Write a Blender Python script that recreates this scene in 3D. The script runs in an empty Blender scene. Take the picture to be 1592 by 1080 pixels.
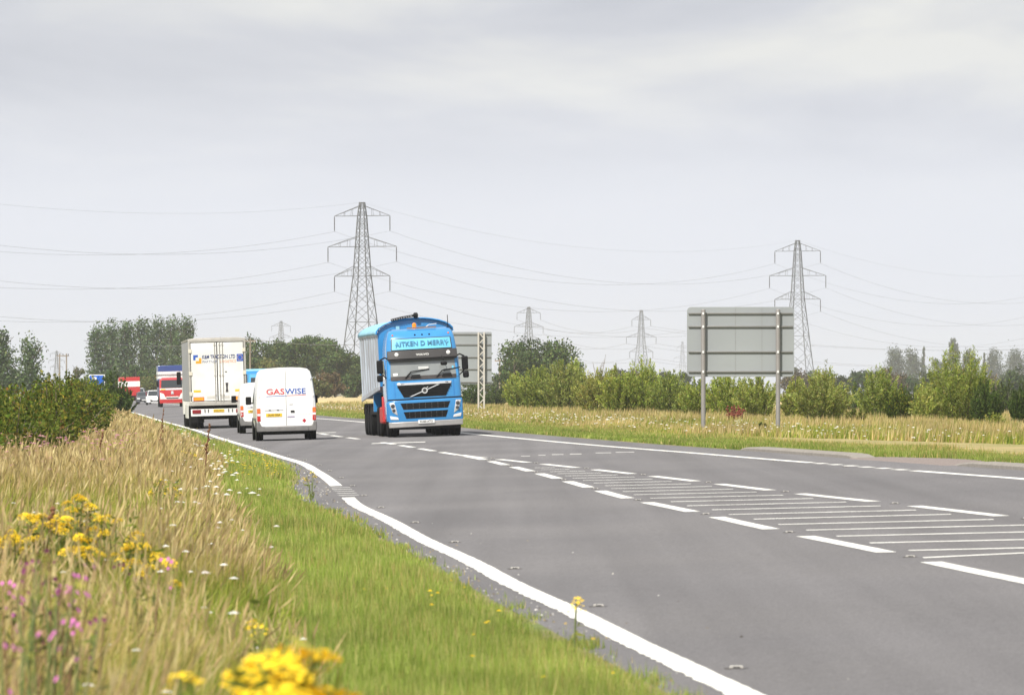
import bpy, bmesh, math, random
import numpy as np
from mathutils import Matrix, Vector, Euler

# ------------------------------------------------------------------ camera, sky, sun, exposure
random.seed(7)
RNG = np.random.default_rng(11)
SC = bpy.context.scene
COL = SC.collection
FPX, HOR, CAMH, CX = 8500.0, 608.0, 1.68, 796.0      # focal length in photo pixels, horizon row, eye height, centre column

cam_data = bpy.data.cameras.new('camera')
cam_data.sensor_width = 36.0
cam_data.lens = FPX * 36.0 / 1592.0
cam_data.shift_y = (HOR - 540.0) / 1592.0
cam_data.clip_start, cam_data.clip_end = 0.5, 20000.0
cam_data.dof.use_dof = True
cam_data.dof.focus_distance = 190.0
cam_data.dof.aperture_fstop = 10.0
cam = bpy.data.objects.new('camera', cam_data)
cam.location = (0, 0, CAMH)
cam.rotation_euler = (math.radians(90), 0, 0)
COL.objects.link(cam)
SC.camera = cam

SUN_DIR = Vector((-0.34, -0.62, 0.84)).normalized()   # towards the sun: behind the camera, a little to the left, high
sun_elev = math.asin(SUN_DIR.z)
sun_az = math.atan2(SUN_DIR.x, SUN_DIR.y)
sun_data = bpy.data.lights.new('sun', 'SUN')
sun_data.energy = 4.4
sun_data.angle = math.radians(1.2)
sun_data.color = (1.0, 0.95, 0.87)
sun = bpy.data.objects.new('sun', sun_data)
sun.rotation_euler = (-SUN_DIR).to_track_quat('-Z', 'Y').to_euler()
sun.location = (0, 0, 200)
COL.objects.link(sun)

world = bpy.data.worlds.new('World')
SC.world = world
world.use_nodes = True
wt = world.node_tree
wt.nodes.clear()
def wn(t, **kw):
    n = wt.nodes.new(t)
    for k, v in kw.items(): setattr(n, k, v)
    return n
w_out = wn('ShaderNodeOutputWorld')
sky = wn('ShaderNodeTexSky')
sky.sky_type = 'NISHITA'
sky.sun_disc = False
sky.sun_elevation = sun_elev
sky.sun_rotation = sun_az
sky.dust_density = 4.0
sky_bg = wn('ShaderNodeBackground'); sky_bg.inputs[1].default_value = 0.07
wt.links.new(sky.outputs[0], sky_bg.inputs[0])
# thin high cloud, laid out on a flat layer overhead so that it foreshortens towards the horizon
tc = wn('ShaderNodeTexCoord')
sep = wn('ShaderNodeSeparateXYZ'); wt.links.new(tc.outputs['Generated'], sep.inputs[0])
def wmath(op, a, b=None, clamp=False):
    n = wn('ShaderNodeMath', operation=op); n.use_clamp = clamp
    for i, v in enumerate((a, b)):
        if v is None: continue
        if isinstance(v, (int, float)): n.inputs[i].default_value = v
        else: wt.links.new(v, n.inputs[i])
    return n.outputs[0]
zabs = wmath('ABSOLUTE', sep.outputs[2])
zz = wmath('ADD', zabs, 0.035)
u = wmath('DIVIDE', sep.outputs[0], zz); v = wmath('DIVIDE', sep.outputs[1], zz)
comb = wn('ShaderNodeCombineXYZ'); wt.links.new(u, comb.inputs[0]); wt.links.new(wmath('MULTIPLY', v, 0.30), comb.inputs[1])
n1 = wn('ShaderNodeTexNoise'); n1.inputs['Scale'].default_value = 1.0; n1.inputs['Detail'].default_value = 5; n1.inputs['Roughness'].default_value = 0.52
n1.inputs['Distortion'].default_value = 0.35
mp1 = wn('ShaderNodeMapping'); mp1.inputs['Location'].default_value = (13.1, 4.4, 0.0); wt.links.new(comb.outputs[0], mp1.inputs[0]); wt.links.new(mp1.outputs[0], n1.inputs['Vector'])
n2 = wn('ShaderNodeTexNoise'); n2.inputs['Scale'].default_value = 1.7; n2.inputs['Detail'].default_value = 5
mp = wn('ShaderNodeMapping'); mp.inputs['Location'].default_value = (4.2, 1.7, 3.0); wt.links.new(comb.outputs[0], mp.inputs[0]); wt.links.new(mp.outputs[0], n2.inputs['Vector'])
r1 = wn('ShaderNodeValToRGB'); wt.links.new(n1.outputs['Fac'], r1.inputs[0])
e = r1.color_ramp.elements
e[0].position = 0.36; e[0].color = (0.415, 0.432, 0.478, 1)
e[1].position = 0.64; e[1].color = (0.60, 0.605, 0.595, 1)
m_ = r1.color_ramp.elements.new(0.50); m_.color = (0.488, 0.502, 0.54, 1)
# near the horizon the cloud melts into an even pale veil
fade = wn('ShaderNodeMapRange'); wt.links.new(zabs, fade.inputs['Value'])
fade.inputs['From Min'].default_value = 0.028; fade.inputs['From Max'].default_value = 0.066
fade.interpolation_type = 'SMOOTHSTEP'
mixc = wn('ShaderNodeMix', data_type='RGBA'); wt.links.new(fade.outputs[0], mixc.inputs['Factor'])
mixc.inputs['A'].default_value = (0.598, 0.618, 0.670, 1); wt.links.new(r1.outputs[0], mixc.inputs['B'])
cl_bg = wn('ShaderNodeBackground'); wt.links.new(mixc.outputs['Result'], cl_bg.inputs[0]); cl_bg.inputs[1].default_value = 1.0
cover = wn('ShaderNodeMapRange'); wt.links.new(n2.outputs['Fac'], cover.inputs['Value'])
cover.inputs['From Min'].default_value = 0.3; cover.inputs['From Max'].default_value = 0.6
cover.inputs['To Min'].default_value = 0.965; cover.inputs['To Max'].default_value = 0.975
mixs = wn('ShaderNodeMixShader'); wt.links.new(cover.outputs[0], mixs.inputs[0])
wt.links.new(sky_bg.outputs[0], mixs.inputs[1]); wt.links.new(cl_bg.outputs[0], mixs.inputs[2])
wt.links.new(mixs.outputs[0], w_out.inputs[0])

vs = SC.view_settings
vs.view_transform = 'Standard'; vs.look = 'None'; vs.exposure = 0.48; vs.gamma = 1.0; vs.use_curve_mapping = False
SC.render.engine = 'CYCLES'
SC.cycles.use_denoising = True
SC.cycles.max_bounces = 8
SC.cycles.transparent_max_bounces = 8
SC.cycles.volume_bounces = 1
SC.cycles.sample_clamp_indirect = 6.0

# ------------------------------------------------------------------ materials
MATS = {}
def mat(name, col, rough=0.6, metal=0.0, var=0.08, scale=3.0, bump=0.0, bscale=40.0, coat=0.0, emit=None, spec=0.5, var2=0.0, scale2=0.4, col2=None, trans=0.0, obj_coords=True):
    if name in MATS: return MATS[name]
    m = bpy.data.materials.new(name); m.use_nodes = True
    nt = m.node_tree; b = nt.nodes['Principled BSDF']
    b.inputs['Roughness'].default_value = rough; b.inputs['Metallic'].default_value = metal
    b.inputs['Coat Weight'].default_value = coat; b.inputs['Specular IOR Level'].default_value = spec
    if trans: b.inputs['Transmission Weight'].default_value = trans
    tcn = nt.nodes.new('ShaderNodeTexCoord'); src = tcn.outputs['Object']
    nz = nt.nodes.new('ShaderNodeTexNoise'); nz.inputs['Scale'].default_value = scale; nz.inputs['Detail'].default_value = 6
    nt.links.new(src, nz.inputs['Vector'])
    mr = nt.nodes.new('ShaderNodeMapRange'); nt.links.new(nz.outputs['Fac'], mr.inputs['Value'])
    mr.inputs['From Min'].default_value = 0.3; mr.inputs['From Max'].default_value = 0.7
    mr.inputs['To Min'].default_value = 1 - var; mr.inputs['To Max'].default_value = 1 + var
    base = nt.nodes.new('ShaderNodeMix'); base.data_type = 'RGBA'
    base.inputs['A'].default_value = (*col, 1); base.inputs['B'].default_value = (*(col2 or col), 1)
    if col2:
        nz2 = nt.nodes.new('ShaderNodeTexNoise'); nz2.inputs['Scale'].default_value = scale2; nz2.inputs['Detail'].default_value = 5
        nt.links.new(src, nz2.inputs['Vector'])
        mr2 = nt.nodes.new('ShaderNodeMapRange'); nt.links.new(nz2.outputs['Fac'], mr2.inputs['Value'])
        mr2.inputs['From Min'].default_value = 0.4; mr2.inputs['From Max'].default_value = 0.6
        nt.links.new(mr2.outputs[0], base.inputs['Factor'])
    else: base.inputs['Factor'].default_value = 0
    vm = nt.nodes.new('ShaderNodeVectorMath'); vm.operation = 'SCALE'
    nt.links.new(base.outputs['Result'], vm.inputs[0]); nt.links.new(mr.outputs[0], vm.inputs['Scale'])
    nt.links.new(vm.outputs[0], b.inputs['Base Color'])
    if bump:
        nb = nt.nodes.new('ShaderNodeTexNoise'); nb.inputs['Scale'].default_value = bscale; nb.inputs['Detail'].default_value = 4
        nt.links.new(src, nb.inputs['Vector'])
        bp = nt.nodes.new('ShaderNodeBump'); bp.inputs['Strength'].default_value = bump; bp.inputs['Distance'].default_value = 0.02
        nt.links.new(nb.outputs['Fac'], bp.inputs['Height']); nt.links.new(bp.outputs[0], b.inputs['Normal'])
    if emit:
        b.inputs['Emission Color'].default_value = (*col, 1); b.inputs['Emission Strength'].default_value = emit
    MATS[name] = m
    return m

def leafmat(name, trans=0.3, rough=0.6, spec=0.06):
    """foliage: colour from each leaf's own attribute, light passing partly through"""
    if name in MATS: return MATS[name]
    m = bpy.data.materials.new(name); m.use_nodes = True
    nt = m.node_tree; b = nt.nodes['Principled BSDF']; out = nt.nodes['Material Output']
    b.inputs['Roughness'].default_value = rough; b.inputs['Specular IOR Level'].default_value = spec
    at = nt.nodes.new('ShaderNodeAttribute'); at.attribute_name = 'tint'
    nt.links.new(at.outputs['Color'], b.inputs['Base Color'])
    tr = nt.nodes.new('ShaderNodeBsdfTranslucent'); nt.links.new(at.outputs['Color'], tr.inputs['Color'])
    mx = nt.nodes.new('ShaderNodeMixShader'); mx.inputs[0].default_value = trans
    nt.links.new(b.outputs[0], mx.inputs[1]); nt.links.new(tr.outputs[0], mx.inputs[2])
    nt.links.new(mx.outputs[0], out.inputs[0])
    MATS[name] = m
    return m

# ------------------------------------------------------------------ helpers
def tag(o, label=None, cat=None, group=None, kind=None):
    if label: o['label'] = label
    if cat: o['category'] = cat
    if group: o['group'] = group
    if kind: o['kind'] = kind
    return o
def empty(name, loc=(0, 0, 0), rot=None):
    o = bpy.data.objects.new(name, None); COL.objects.link(o)
    o.location = loc
    if rot is not None: o.rotation_euler = rot
    o.empty_display_size = 0.3
    return o
def link(name, me, parent=None, m=None):
    o = bpy.data.objects.new(name, me); COL.objects.link(o)
    if m is not None and len(me.materials) == 0: me.materials.append(m)
    if parent is not None: o.parent = parent
    return o

class MB:
    """collects shapes and links them as one mesh object"""
    def __init__(s): s.v = []; s.f = []
    def add(s, vs, fs):
        k = len(s.v); s.v += [tuple(p) for p in vs]; s.f += [tuple(i + k for i in f) for f in fs]; return s
    def box(s, x0, x1, y0, y1, z0, z1):
        return s.add([(x0,y0,z0),(x1,y0,z0),(x1,y1,z0),(x0,y1,z0),(x0,y0,z1),(x1,y0,z1),(x1,y1,z1),(x0,y1,z1)],
                     [(0,3,2,1),(4,5,6,7),(0,1,5,4),(1,2,6,5),(2,3,7,6),(3,0,4,7)])
    def prism(s, poly, axis, a, b):
        """poly of 2D points; axis x: (y,z), y: (x,z), z: (x,y)"""
        def P(p, t):
            return {'x': (t, p[0], p[1]), 'y': (p[0], t, p[1]), 'z': (p[0], p[1], t)}[axis]
        n = len(poly)
        return s.add([P(p, a) for p in poly] + [P(p, b) for p in poly],
                     [tuple(range(n))[::-1], tuple(range(n, 2*n))] + [(i, (i+1) % n, n + (i+1) % n, n + i) for i in range(n)])
    def bar(s, p0, p1, r0, r1=None, n=4):
        r1 = r0 if r1 is None else r1
        p0 = Vector(p0); p1 = Vector(p1); d = (p1 - p0)
        if d.length < 1e-6: return s
        d.normalize(); up = Vector((0, 0, 1)) if abs(d.z) < 0.9 else Vector((1, 0, 0))
        a = d.cross(up).normalized(); b = d.cross(a)
        vs = []
        for p, r in ((p0, r0), (p1, r1)):
            for i in range(n):
                t = 2 * math.pi * (i + .5) / n
                vs.append(p + (a * math.cos(t) + b * math.sin(t)) * r)
        fs = [(i, (i+1) % n, n + (i+1) % n, n + i) for i in range(n)] + [tuple(range(n))[::-1], tuple(range(n, 2*n))]
        return s.add(vs, fs)
    def tube(s, pts, r, n=5):
        pts = [Vector(p) for p in pts]; k = len(pts); vs = []
        for j, p in enumerate(pts):
            d = (pts[min(j+1, k-1)] - pts[max(j-1, 0)]).normalized()
            up = Vector((0, 0, 1)) if abs(d.z) < 0.9 else Vector((1, 0, 0))
            a = d.cross(up).normalized(); b = d.cross(a)
            rr = r[j] if isinstance(r, (list, tuple)) else r
            for i in range(n):
                t = 2 * math.pi * i / n
                vs.append(p + (a * math.cos(t) + b * math.sin(t)) * rr)
        fs = [(j*n+i, j*n+(i+1) % n, (j+1)*n+(i+1) % n, (j+1)*n+i) for j in range(k-1) for i in range(n)]
        fs += [tuple(range(n))[::-1], tuple(range((k-1)*n, k*n))]
        return s.add(vs, fs)
    def lathe(s, prof, axis='x', c=(0, 0, 0), n=20):
        """prof of (radius, along)"""
        vs = []
        for r, t in prof:
            for i in range(n):
                a = 2 * math.pi * i / n; ca, sa = r * math.cos(a), r * math.sin(a)
                p = {'x': (t, ca, sa), 'y': (ca, t, sa), 'z': (ca, sa, t)}[axis]
                vs.append((p[0]+c[0], p[1]+c[1], p[2]+c[2]))
        m = len(prof)
        fs = [(j*n+i, j*n+(i+1) % n, (j+1)*n+(i+1) % n, (j+1)*n+i) for j in range(m-1) for i in range(n)]
        fs += [tuple(range(n))[::-1], tuple(range((m-1)*n, m*n))]
        return s.add(vs, fs)
    def loft(s, rings, closed=True, caps=True):
        n = len(rings[0]); vs = [p for r in rings for p in r]
        rng = range(n) if closed else range(n-1)
        fs = [(j*n+i, j*n+(i+1) % n, (j+1)*n+(i+1) % n, (j+1)*n+i) for j in range(len(rings)-1) for i in rng]
        if caps: fs += [tuple(range(n))[::-1], tuple(range((len(rings)-1)*n, len(rings)*n))]
        return s.add(vs, fs)
    def mesh(s, name, m=None, xf=None, smooth=False):
        me = bpy.data.meshes.new(name)
        vs = [xf @ Vector(p) for p in s.v] if xf is not None else s.v
        me.from_pydata(vs, [], s.f)
        bm = bmesh.new(); bm.from_mesh(me); bmesh.ops.recalc_face_normals(bm, faces=bm.faces); bm.to_mesh(me); bm.free()
        if m is not None: me.materials.append(m)
        if smooth:
            for p in me.polygons: p.use_smooth = True
        return me
    def build(s, name, m, parent=None, bevel=0, smooth=False, xf=None, seg=2, angle=35):
        o = link(name, s.mesh(name, m, xf, smooth or bevel > 0), parent)
        if bevel:
            b = o.modifiers.new('bevel', 'BEVEL'); b.width = bevel; b.segments = seg; b.limit_method = 'ANGLE'; b.angle_limit = math.radians(angle)
            b.harden_normals = False
        if smooth or bevel:
            o.data.set_sharp_from_angle(angle=math.radians(40))
        return o

def text(parent, s, size, loc, rot, m, sx=1.0, bold=0.0, name='lettering', align='CENTER', xf=None, depth=0.004, width=None):
    c = bpy.data.curves.new(name, 'FONT'); c.body = s; c.size = size; c.align_x = align; c.align_y = 'CENTER'
    c.extrude = depth; c.offset = bold; c.resolution_u = 3
    c.materials.append(m)
    tmp = bpy.data.objects.new('tmp', c); COL.objects.link(tmp)
    dg = bpy.context.evaluated_depsgraph_get()
    me = bpy.data.meshes.new_from_object(tmp.evaluated_get(dg))
    bpy.data.objects.remove(tmp); bpy.data.curves.remove(c)
    o = link(name, me, parent)
    if len(me.materials) == 0: me.materials.append(m)
    if width:
        xs = [p.co.x for p in me.vertices]; sx = width / max(1e-4, max(xs) - min(xs))
    M = Matrix.LocRotScale(Vector(loc), Euler(rot), Vector((sx, 1, 1)))
    o.matrix_basis = (xf @ M) if xf is not None else M
    return o

def np_mesh(name, verts, loop_idx, loop_tot, tint=None, m=None, parent=None, smooth=False):
    """big mesh straight from arrays, with a colour per vertex"""
    me = bpy.data.meshes.new(name)
    verts = np.ascontiguousarray(verts, np.float32); loop_idx = np.ascontiguousarray(loop_idx, np.int32); loop_tot = np.ascontiguousarray(loop_tot, np.int32)
    me.vertices.add(len(verts)); me.vertices.foreach_set('co', verts.ravel())
    me.loops.add(len(loop_idx)); me.loops.foreach_set('vertex_index', loop_idx)
    st = np.concatenate([[0], np.cumsum(loop_tot)[:-1]]).astype(np.int32)
    me.polygons.add(len(loop_tot)); me.polygons.foreach_set('loop_start', st); me.polygons.foreach_set('loop_total', loop_tot)
    if tint is not None:
        a = me.color_attributes.new('tint', 'FLOAT_COLOR', 'POINT')
        c = np.ones((len(verts), 4), np.float32); c[:, :3] = tint; a.data.foreach_set('color', c.ravel())
    me.update(calc_edges=True)
    if smooth: me.polygons.foreach_set('use_smooth', np.ones(len(loop_tot), bool))
    if m is not None: me.materials.append(m)
    return link(name, me, parent)

# ------------------------------------------------------------------ road geometry: measured image points put back on the road surface
CROSSFALL = 0.028
def cubic(px, py, xq):
    """smooth interpolation through points (monotone tangents)"""
    px = np.asarray(px, float); py = np.asarray(py, float); h = np.diff(px); dl = np.diff(py) / h
    t = np.empty_like(py); t[1:-1] = (dl[:-1] * h[1:] + dl[1:] * h[:-1]) / (h[:-1] + h[1:]); t[0] = dl[0]; t[-1] = dl[-1]
    xq = np.asarray(xq, float); i = np.clip(np.searchsorted(px, xq) - 1, 0, len(h) - 1)
    s = (xq - px[i]) / h[i]
    y = (2*s**3-3*s**2+1)*py[i] + (s**3-2*s**2+s)*h[i]*t[i] + (-2*s**3+3*s**2)*py[i+1] + (s**3-s**2)*h[i]*t[i+1]
    y = np.where(xq < px[0], py[0] + (xq - px[0]) * t[0], y)
    return np.where(xq > px[-1], py[-1] + (xq - px[-1]) * t[-1], y)
_left = [(1144,1073),(1078,1042),(989,1000),(900,955),(800,909),(733,873),(661,840),(603,808),(555.5,785.6),(535,766),(520,752),(506,741),(490,731),(474,721.5),(433,709),(392.6,696),(352,684),(301,667.5),(250,654),(212,642.5)]
_d = [CAMH * FPX / (y - HOR) for x, y in _left]
_X = [(x - CX) / FPX * d for (x, y), d in zip(_left, _d)]
_d += [560.0, 800.0, 1200.0]; _X += [_X[-1] - 0.088*(560-_d[-4]), 0, 0]
_X[-2] = _X[-3] - 0.094*240; _X[-1] = _X[-2] - 0.105*400
def XL(d): return cubic(_d, _X, d)                       # left edge line
def zroad(x, d): return CROSSFALL * (np.asarray(x, float) - XL(d))
def on_road(px, py):
    d, x, z = 100.0, 0.0, 0.0
    for _ in range(60):
        d2 = FPX * (CAMH - z) / (py - HOR); d = 0.5 * d + 0.5 * d2
        x = (px - CX) / FPX * d; z = float(zroad(x, d))
    return x, d, z
def curve_from(pts, deg):
    w = [on_road(*p) for p in pts]; d = np.array([p[1] for p in w]); x = np.array([p[0] for p in w])
    c = np.polyfit(d, x - XL(d), deg, w=1.0/np.sqrt(d))
    lo, hi = d.min(), d.max()
    def f(q):
        q = np.asarray(q, float); qq = np.clip(q, lo, hi)
        return XL(q) + np.polyval(c, qq)
    return f
_right = [(493,650),(568,657.7),(721,671),(859.5,685.6),(969,697.7),(1099.5,705.7),(1130,708),(1269,719),(1409,731),(1592,744)]
XR = curve_from(_right, 3)                                # right edge line
_near = [(1592,901),(1411,868),(1251,835),(1115,803.6),(1011.6,779),(936,762.5),(877,746),(831,736),(790,725),(758,717),(728,708.5),(690,703),(655,697.6),(628,692),(577,686),(518,677)]
XN = curve_from(_near, 4)                                 # hatched area, side towards the camera; further on the centre line
_far = [(1592,806),(1455,790.6),(1277.5,770),(1140,755.6),(1028,741),(936,732),(856,722),(790,715),(733,710)]
XF = curve_from(_far, 3)                                  # hatched area, far side
def margin(d):                                            # asphalt outside the left line
    d = np.asarray(d, float)
    return 0.42 + 0.4 * np.exp(-((d - 92) / 14.0)**2)
RM = 1.45                                                 # asphalt outside the right line
def surf(x, d):
    """height of road and verges"""
    x = np.asarray(x, float); d = np.asarray(d, float)
    xl = XL(d); s = x - xl; xr = XR(d) + RM; w = xr - xl
    ze = CROSSFALL * w
    z = CROSSFALL * s
    left = -0.035 + 0.0 * s
    z = np.where(s < -margin(d), left + 0.10 * np.clip((-s - 2.0) / 6.0, 0, 1), z)
    z = np.where(x > xr, ze + 0.012 - np.clip((x - xr) / 40.0, 0, 1) * (ze + 0.012), z)
    return z
def vnoise(x, y, seed=0, f=1.0):
    r = np.random.default_rng(seed); t = np.zeros_like(np.asarray(x, float))
    for k in range(9):
        a = r.uniform(0, 6.283); w = f * r.uniform(0.5, 2.4); p = r.uniform(0, 6.283)
        t = t + np.sin((x * math.cos(a) + y * math.sin(a)) * w + p)
    return t / 4.2
def at(px, py, d):
    """point at distance d that shows at that place of the photograph"""
    return Vector(((px - CX) / FPX * d, d, CAMH - (py - HOR) / FPX * d))
# ------------------------------------------------------------------ setting: ground, road, verges, markings
M_ground = mat('field_soil_and_grass', (0.15, 0.15, 0.055), 0.95, var=0.25, scale=0.02, col2=(0.24, 0.19, 0.08), scale2=0.01)
M_asphalt = mat('worn_asphalt', (0.163, 0.158, 0.161), 0.9, var=0.16, scale=22.0, bump=0.5, bscale=90.0, col2=(0.175, 0.169, 0.170), scale2=0.12, spec=0.15)
def road_material():
    m = M_asphalt; nt = m.node_tree; b = nt.nodes['Principled BSDF']
    old = b.inputs['Base Color'].links[0].from_socket
    tcn = nt.nodes.new('ShaderNodeTexCoord'); val = None
    for sc_, rot, lo, hi in (((1.3, .02, 1), .075, .86, 1.10), ((.35, .12, 1), 0, .92, 1.06), ((60, 60, 1), 0, .66, 1.34)):   # traffic streaks, patches, chippings
        mpn = nt.nodes.new('ShaderNodeMapping'); mpn.inputs['Scale'].default_value = sc_; mpn.inputs['Rotation'].default_value = (0, 0, -rot)
        nt.links.new(tcn.outputs['Object'], mpn.inputs[0]); nz = nt.nodes.new('ShaderNodeTexNoise'); nz.inputs['Scale'].default_value = 1; nz.inputs['Detail'].default_value = 4
        nt.links.new(mpn.outputs[0], nz.inputs['Vector']); mr = nt.nodes.new('ShaderNodeMapRange'); nt.links.new(nz.outputs['Fac'], mr.inputs['Value'])
        mr.inputs['From Min'].default_value = .3; mr.inputs['From Max'].default_value = .7; mr.inputs['To Min'].default_value = lo; mr.inputs['To Max'].default_value = hi
        vm = nt.nodes.new('ShaderNodeVectorMath'); vm.operation = 'SCALE'; nt.links.new(old, vm.inputs[0]); nt.links.new(mr.outputs[0], vm.inputs['Scale']); old = vm.outputs[0]
    nt.links.new(old, b.inputs['Base Color'])
road_material()
M_paint = mat('white_road_paint', (0.80, 0.79, 0.74), 0.6, var=0.12, scale=16.0, bump=0.3, bscale=60, col2=(0.66, 0.65, 0.60), scale2=2.3)
M_paint_worn = mat('worn_road_paint', (0.55, 0.54, 0.51), 0.7, var=0.3, scale=14.0, col2=(0.33, 0.325, 0.31), scale2=2.2)
M_verge = mat('verge_turf', (0.12, 0.15, 0.035), 0.95, var=0.25, scale=3.0, bump=0.6, bscale=18, col2=(0.21, 0.17, 0.07), scale2=0.5)
M_hay = mat('cut_dry_grass', (0.38, 0.29, 0.13), 0.95, var=0.25, scale=2.5, bump=0.6, bscale=14, col2=(0.24, 0.22, 0.07), scale2=0.25)
M_wheat = mat('ripe_wheat', (0.52, 0.40, 0.20), 0.9, var=0.1, scale=1.0, col2=(0.45, 0.36, 0.17), scale2=0.05)
M_kerb = mat('kerb_concrete', (0.25, 0.228, 0.20), 0.9, var=0.14, scale=6.0, bump=0.3, bscale=40)
M_gravel = mat('pinkish_gravel', (0.23, 0.19, 0.17), 0.95, var=0.25, scale=20.0, bump=0.8, bscale=60)

def sheet(name, m, x0, x1, ds, dz=0.0, cols=2, parent=None, zf=None, bumpy=0.0):
    ds = np.asarray(ds, float); t = np.linspace(0, 1, cols)
    X0 = np.asarray(x0(ds), float) + 0 * ds; X1 = np.asarray(x1(ds), float) + 0 * ds
    X = X0[:, None] * (1 - t) + X1[:, None] * t; D = ds[:, None] + 0 * X
    Z = (zf or zroad)(X, D) + dz
    if bumpy: Z = Z + bumpy * vnoise(X, D, 5, 0.8)
    V = np.stack([X, D, Z], -1).reshape(-1, 3)
    n, c = X.shape; i, j = np.meshgrid(np.arange(n - 1), np.arange(c - 1), indexing='ij')
    a = (i * c + j).ravel(); F = np.stack([a, a + 1, a + c + 1, a + c], 1)
    return np_mesh(name, V, F.ravel(), np.full(len(F), 4), None, m, parent, smooth=True)

g = MB().add([(-4500, -300, -0.07), (4500, -300, -0.07), (4500, 4500, -0.07), (-4500, 4500, -0.07)], [(0, 1, 2, 3)]).build('ground', M_ground)
tag(g, 'flat farmland reaching to the horizon', 'ground', kind='structure')
D_all = np.concatenate([np.arange(-20, 140, 2.0), np.arange(140, 420, 5.0), np.arange(420, 1201, 20.0)])
road = sheet('road', M_asphalt, lambda d: XL(d) - margin(d), lambda d: XR(d) + RM, D_all, 0.0, 10)
tag(road, 'grey asphalt main road bending away to the left', 'road', kind='structure')
lv = sheet('left_verge', M_verge, lambda d: XL(d) - 32, lambda d: XL(d) - margin(d) + 0.02, D_all, 0.0, 40, zf=surf, bumpy=0.012)
tag(lv, 'overgrown grass verge on the near side of the road', 'verge', kind='structure')
rv = sheet('right_verge', M_verge, lambda d: XR(d) + RM - 0.6, lambda d: XR(d) + RM + 70, D_all, 0.0, 80, zf=lambda X, D: np.where(X < XR(D) + RM + .05, zroad(X, D) - .05, surf(X, D) + .0), bumpy=0.008)
tag(rv, 'grass verge and rough land beyond the road', 'verge', kind='structure')
hay = sheet('mown_strip', M_hay, lambda d: XR(d) + RM + 3.6 + 0.4*np.sin(d*0.21), lambda d: XR(d) + RM + 10.5 - 6.5*np.clip((d-140)/45,0,1) + 0.6*np.sin(d*0.13+1), np.arange(60, 182, 1.5), 0.04, 8, zf=surf, bumpy=0.012)
tag(hay, 'strip of pale cut hay beyond the green verge', 'hay', kind='structure')
wf = sheet('wheat_field', M_wheat, lambda d: XR(d) + 8 + 0*d, lambda d: XR(d) + 60 + 0.06*(d-520), np.concatenate([[520, 520.4], np.arange(530, 1000, 15.0)]), 0.75, 6, zf=lambda X, D: np.where(D < 520.2, -0.8, 0.0), bumpy=0.03)
tag(wf, 'pale ripe wheat field behind the blue tipper lorry', 'field', kind='structure')
gr = sheet('gravel_access', M_gravel, lambda d: XR(d) + RM - 0.25, lambda d: XR(d) + RM + 1.3 - 0.5*((d-106)/5.5)**2, np.linspace(99.8, 112.2, 14), 0.0, 8, zf=lambda X, D: np.where(X < XR(D) + RM - .1, zroad(X, D) - .03, zroad(X, D) + .015), bumpy=0.004)
tag(gr, 'pinkish gravel field access between two kerbs', 'gravel', kind='structure')

# painted markings: parts of the road
def mark(name, x0, x1, d0, d1, n=4, m=M_paint, dz=0.004):
    o = sheet(name, m, x0, x1, np.linspace(d0, d1, n), dz, 2); o.parent = road
    return o
jit = np.random.default_rng(3)
def rag(a, amp):                                         # uneven, ribbed paint edge
    return lambda d: a(d) + amp * jit.uniform(-1, 1, np.shape(d))
LW = 0.10
mark('edge_line', rag(lambda d: XL(d) - LW, 0.014), rag(lambda d: XL(d) + LW, 0.005), -20, 86.5, 620)
mark('edge_line', lambda d: XL(d) - LW - 0.02, lambda d: XL(d) + LW, 97.0, 300, 120)
mark('edge_line', lambda d: XL(d) - LW - 0.04, lambda d: XL(d) + LW + 0.02, 300, 900, 60)
for k in range(5):
    d0 = 88.0 + k * 1.75
    mark('edge_dash', lambda d: XL(d) - LW - 0.10 * (d - d0), lambda d: XL(d) + LW + 0.1, d0, d0 + 0.55, 2, M_paint_worn)
RW = 0.11
mark('edge_line', lambda d: XR(d) - RW, lambda d: XR(d) + RW, -10, 96.2, 90)
mark('edge_line', lambda d: XR(d) - RW, lambda d: XR(d) + RW, 107.9, 900, 160)
for k in range(6):
    d0 = 97.0 + k * 1.85
    mark('edge_dash', lambda d: XR(d) - RW, lambda d: XR(d) + RW, d0, d0 + 1.0, 3)
NB = 0.10
for k in range(-6, 40):                                  # near boundary and centre line: 6 m marks, 3 m gaps
    d1 = 68.2 + 9 * k
    if d1 < -10 or (d1 > 176 and d1 < 178): continue
    mark('lane_dash', lambda d: XN(d) - NB, lambda d: XN(d) + NB, d1 - 6, d1, 5)
for k in range(-6, 9):
    d1 = 71.0 + 9 * k
    if d1 > 134: continue
    mark('lane_dash', lambda d: XF(d) - NB, lambda d: XF(d) + NB, d1 - 6, d1, 5)
def skew(name, da, db, ina, inb, w=0.27, m=M_paint):     # one stripe of the hatching, from boundary to boundary
    xa = float(XN(da)) + ina; xb = float(XF(db)) - inb
    if xb - xa < 0.3: return
    P = []
    for t in np.linspace(0, 1, 6):
        x = xa + (xb - xa) * t; d = da + (db - da) * t
        P.append((x, d - w/2)); P.append((x, d + w/2))
    V = [(x, d, float(zroad(x, d)) + 0.004) for x, d in P]
    F = [(2*i, 2*i+2, 2*i+3, 2*i+1) for i in range(5)]
    MB().add(V, F).build(name, m, road)
for k in range(26):
    d0 = 53.6 + 2.62 * k
    if k == 5: skew('hatch_stripe', d0, d0 - 0.3, 0.3, 0.35)
    else: skew('hatch_stripe', d0 + random.uniform(-.06, .06), d0 - 0.45, 0.30 + random.uniform(-.04, .04), 0.35, m=M_paint if k % 3 else M_paint)
skew('hatch_stripe', 51.4, 52.8, 0.1, 0.3)
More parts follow.
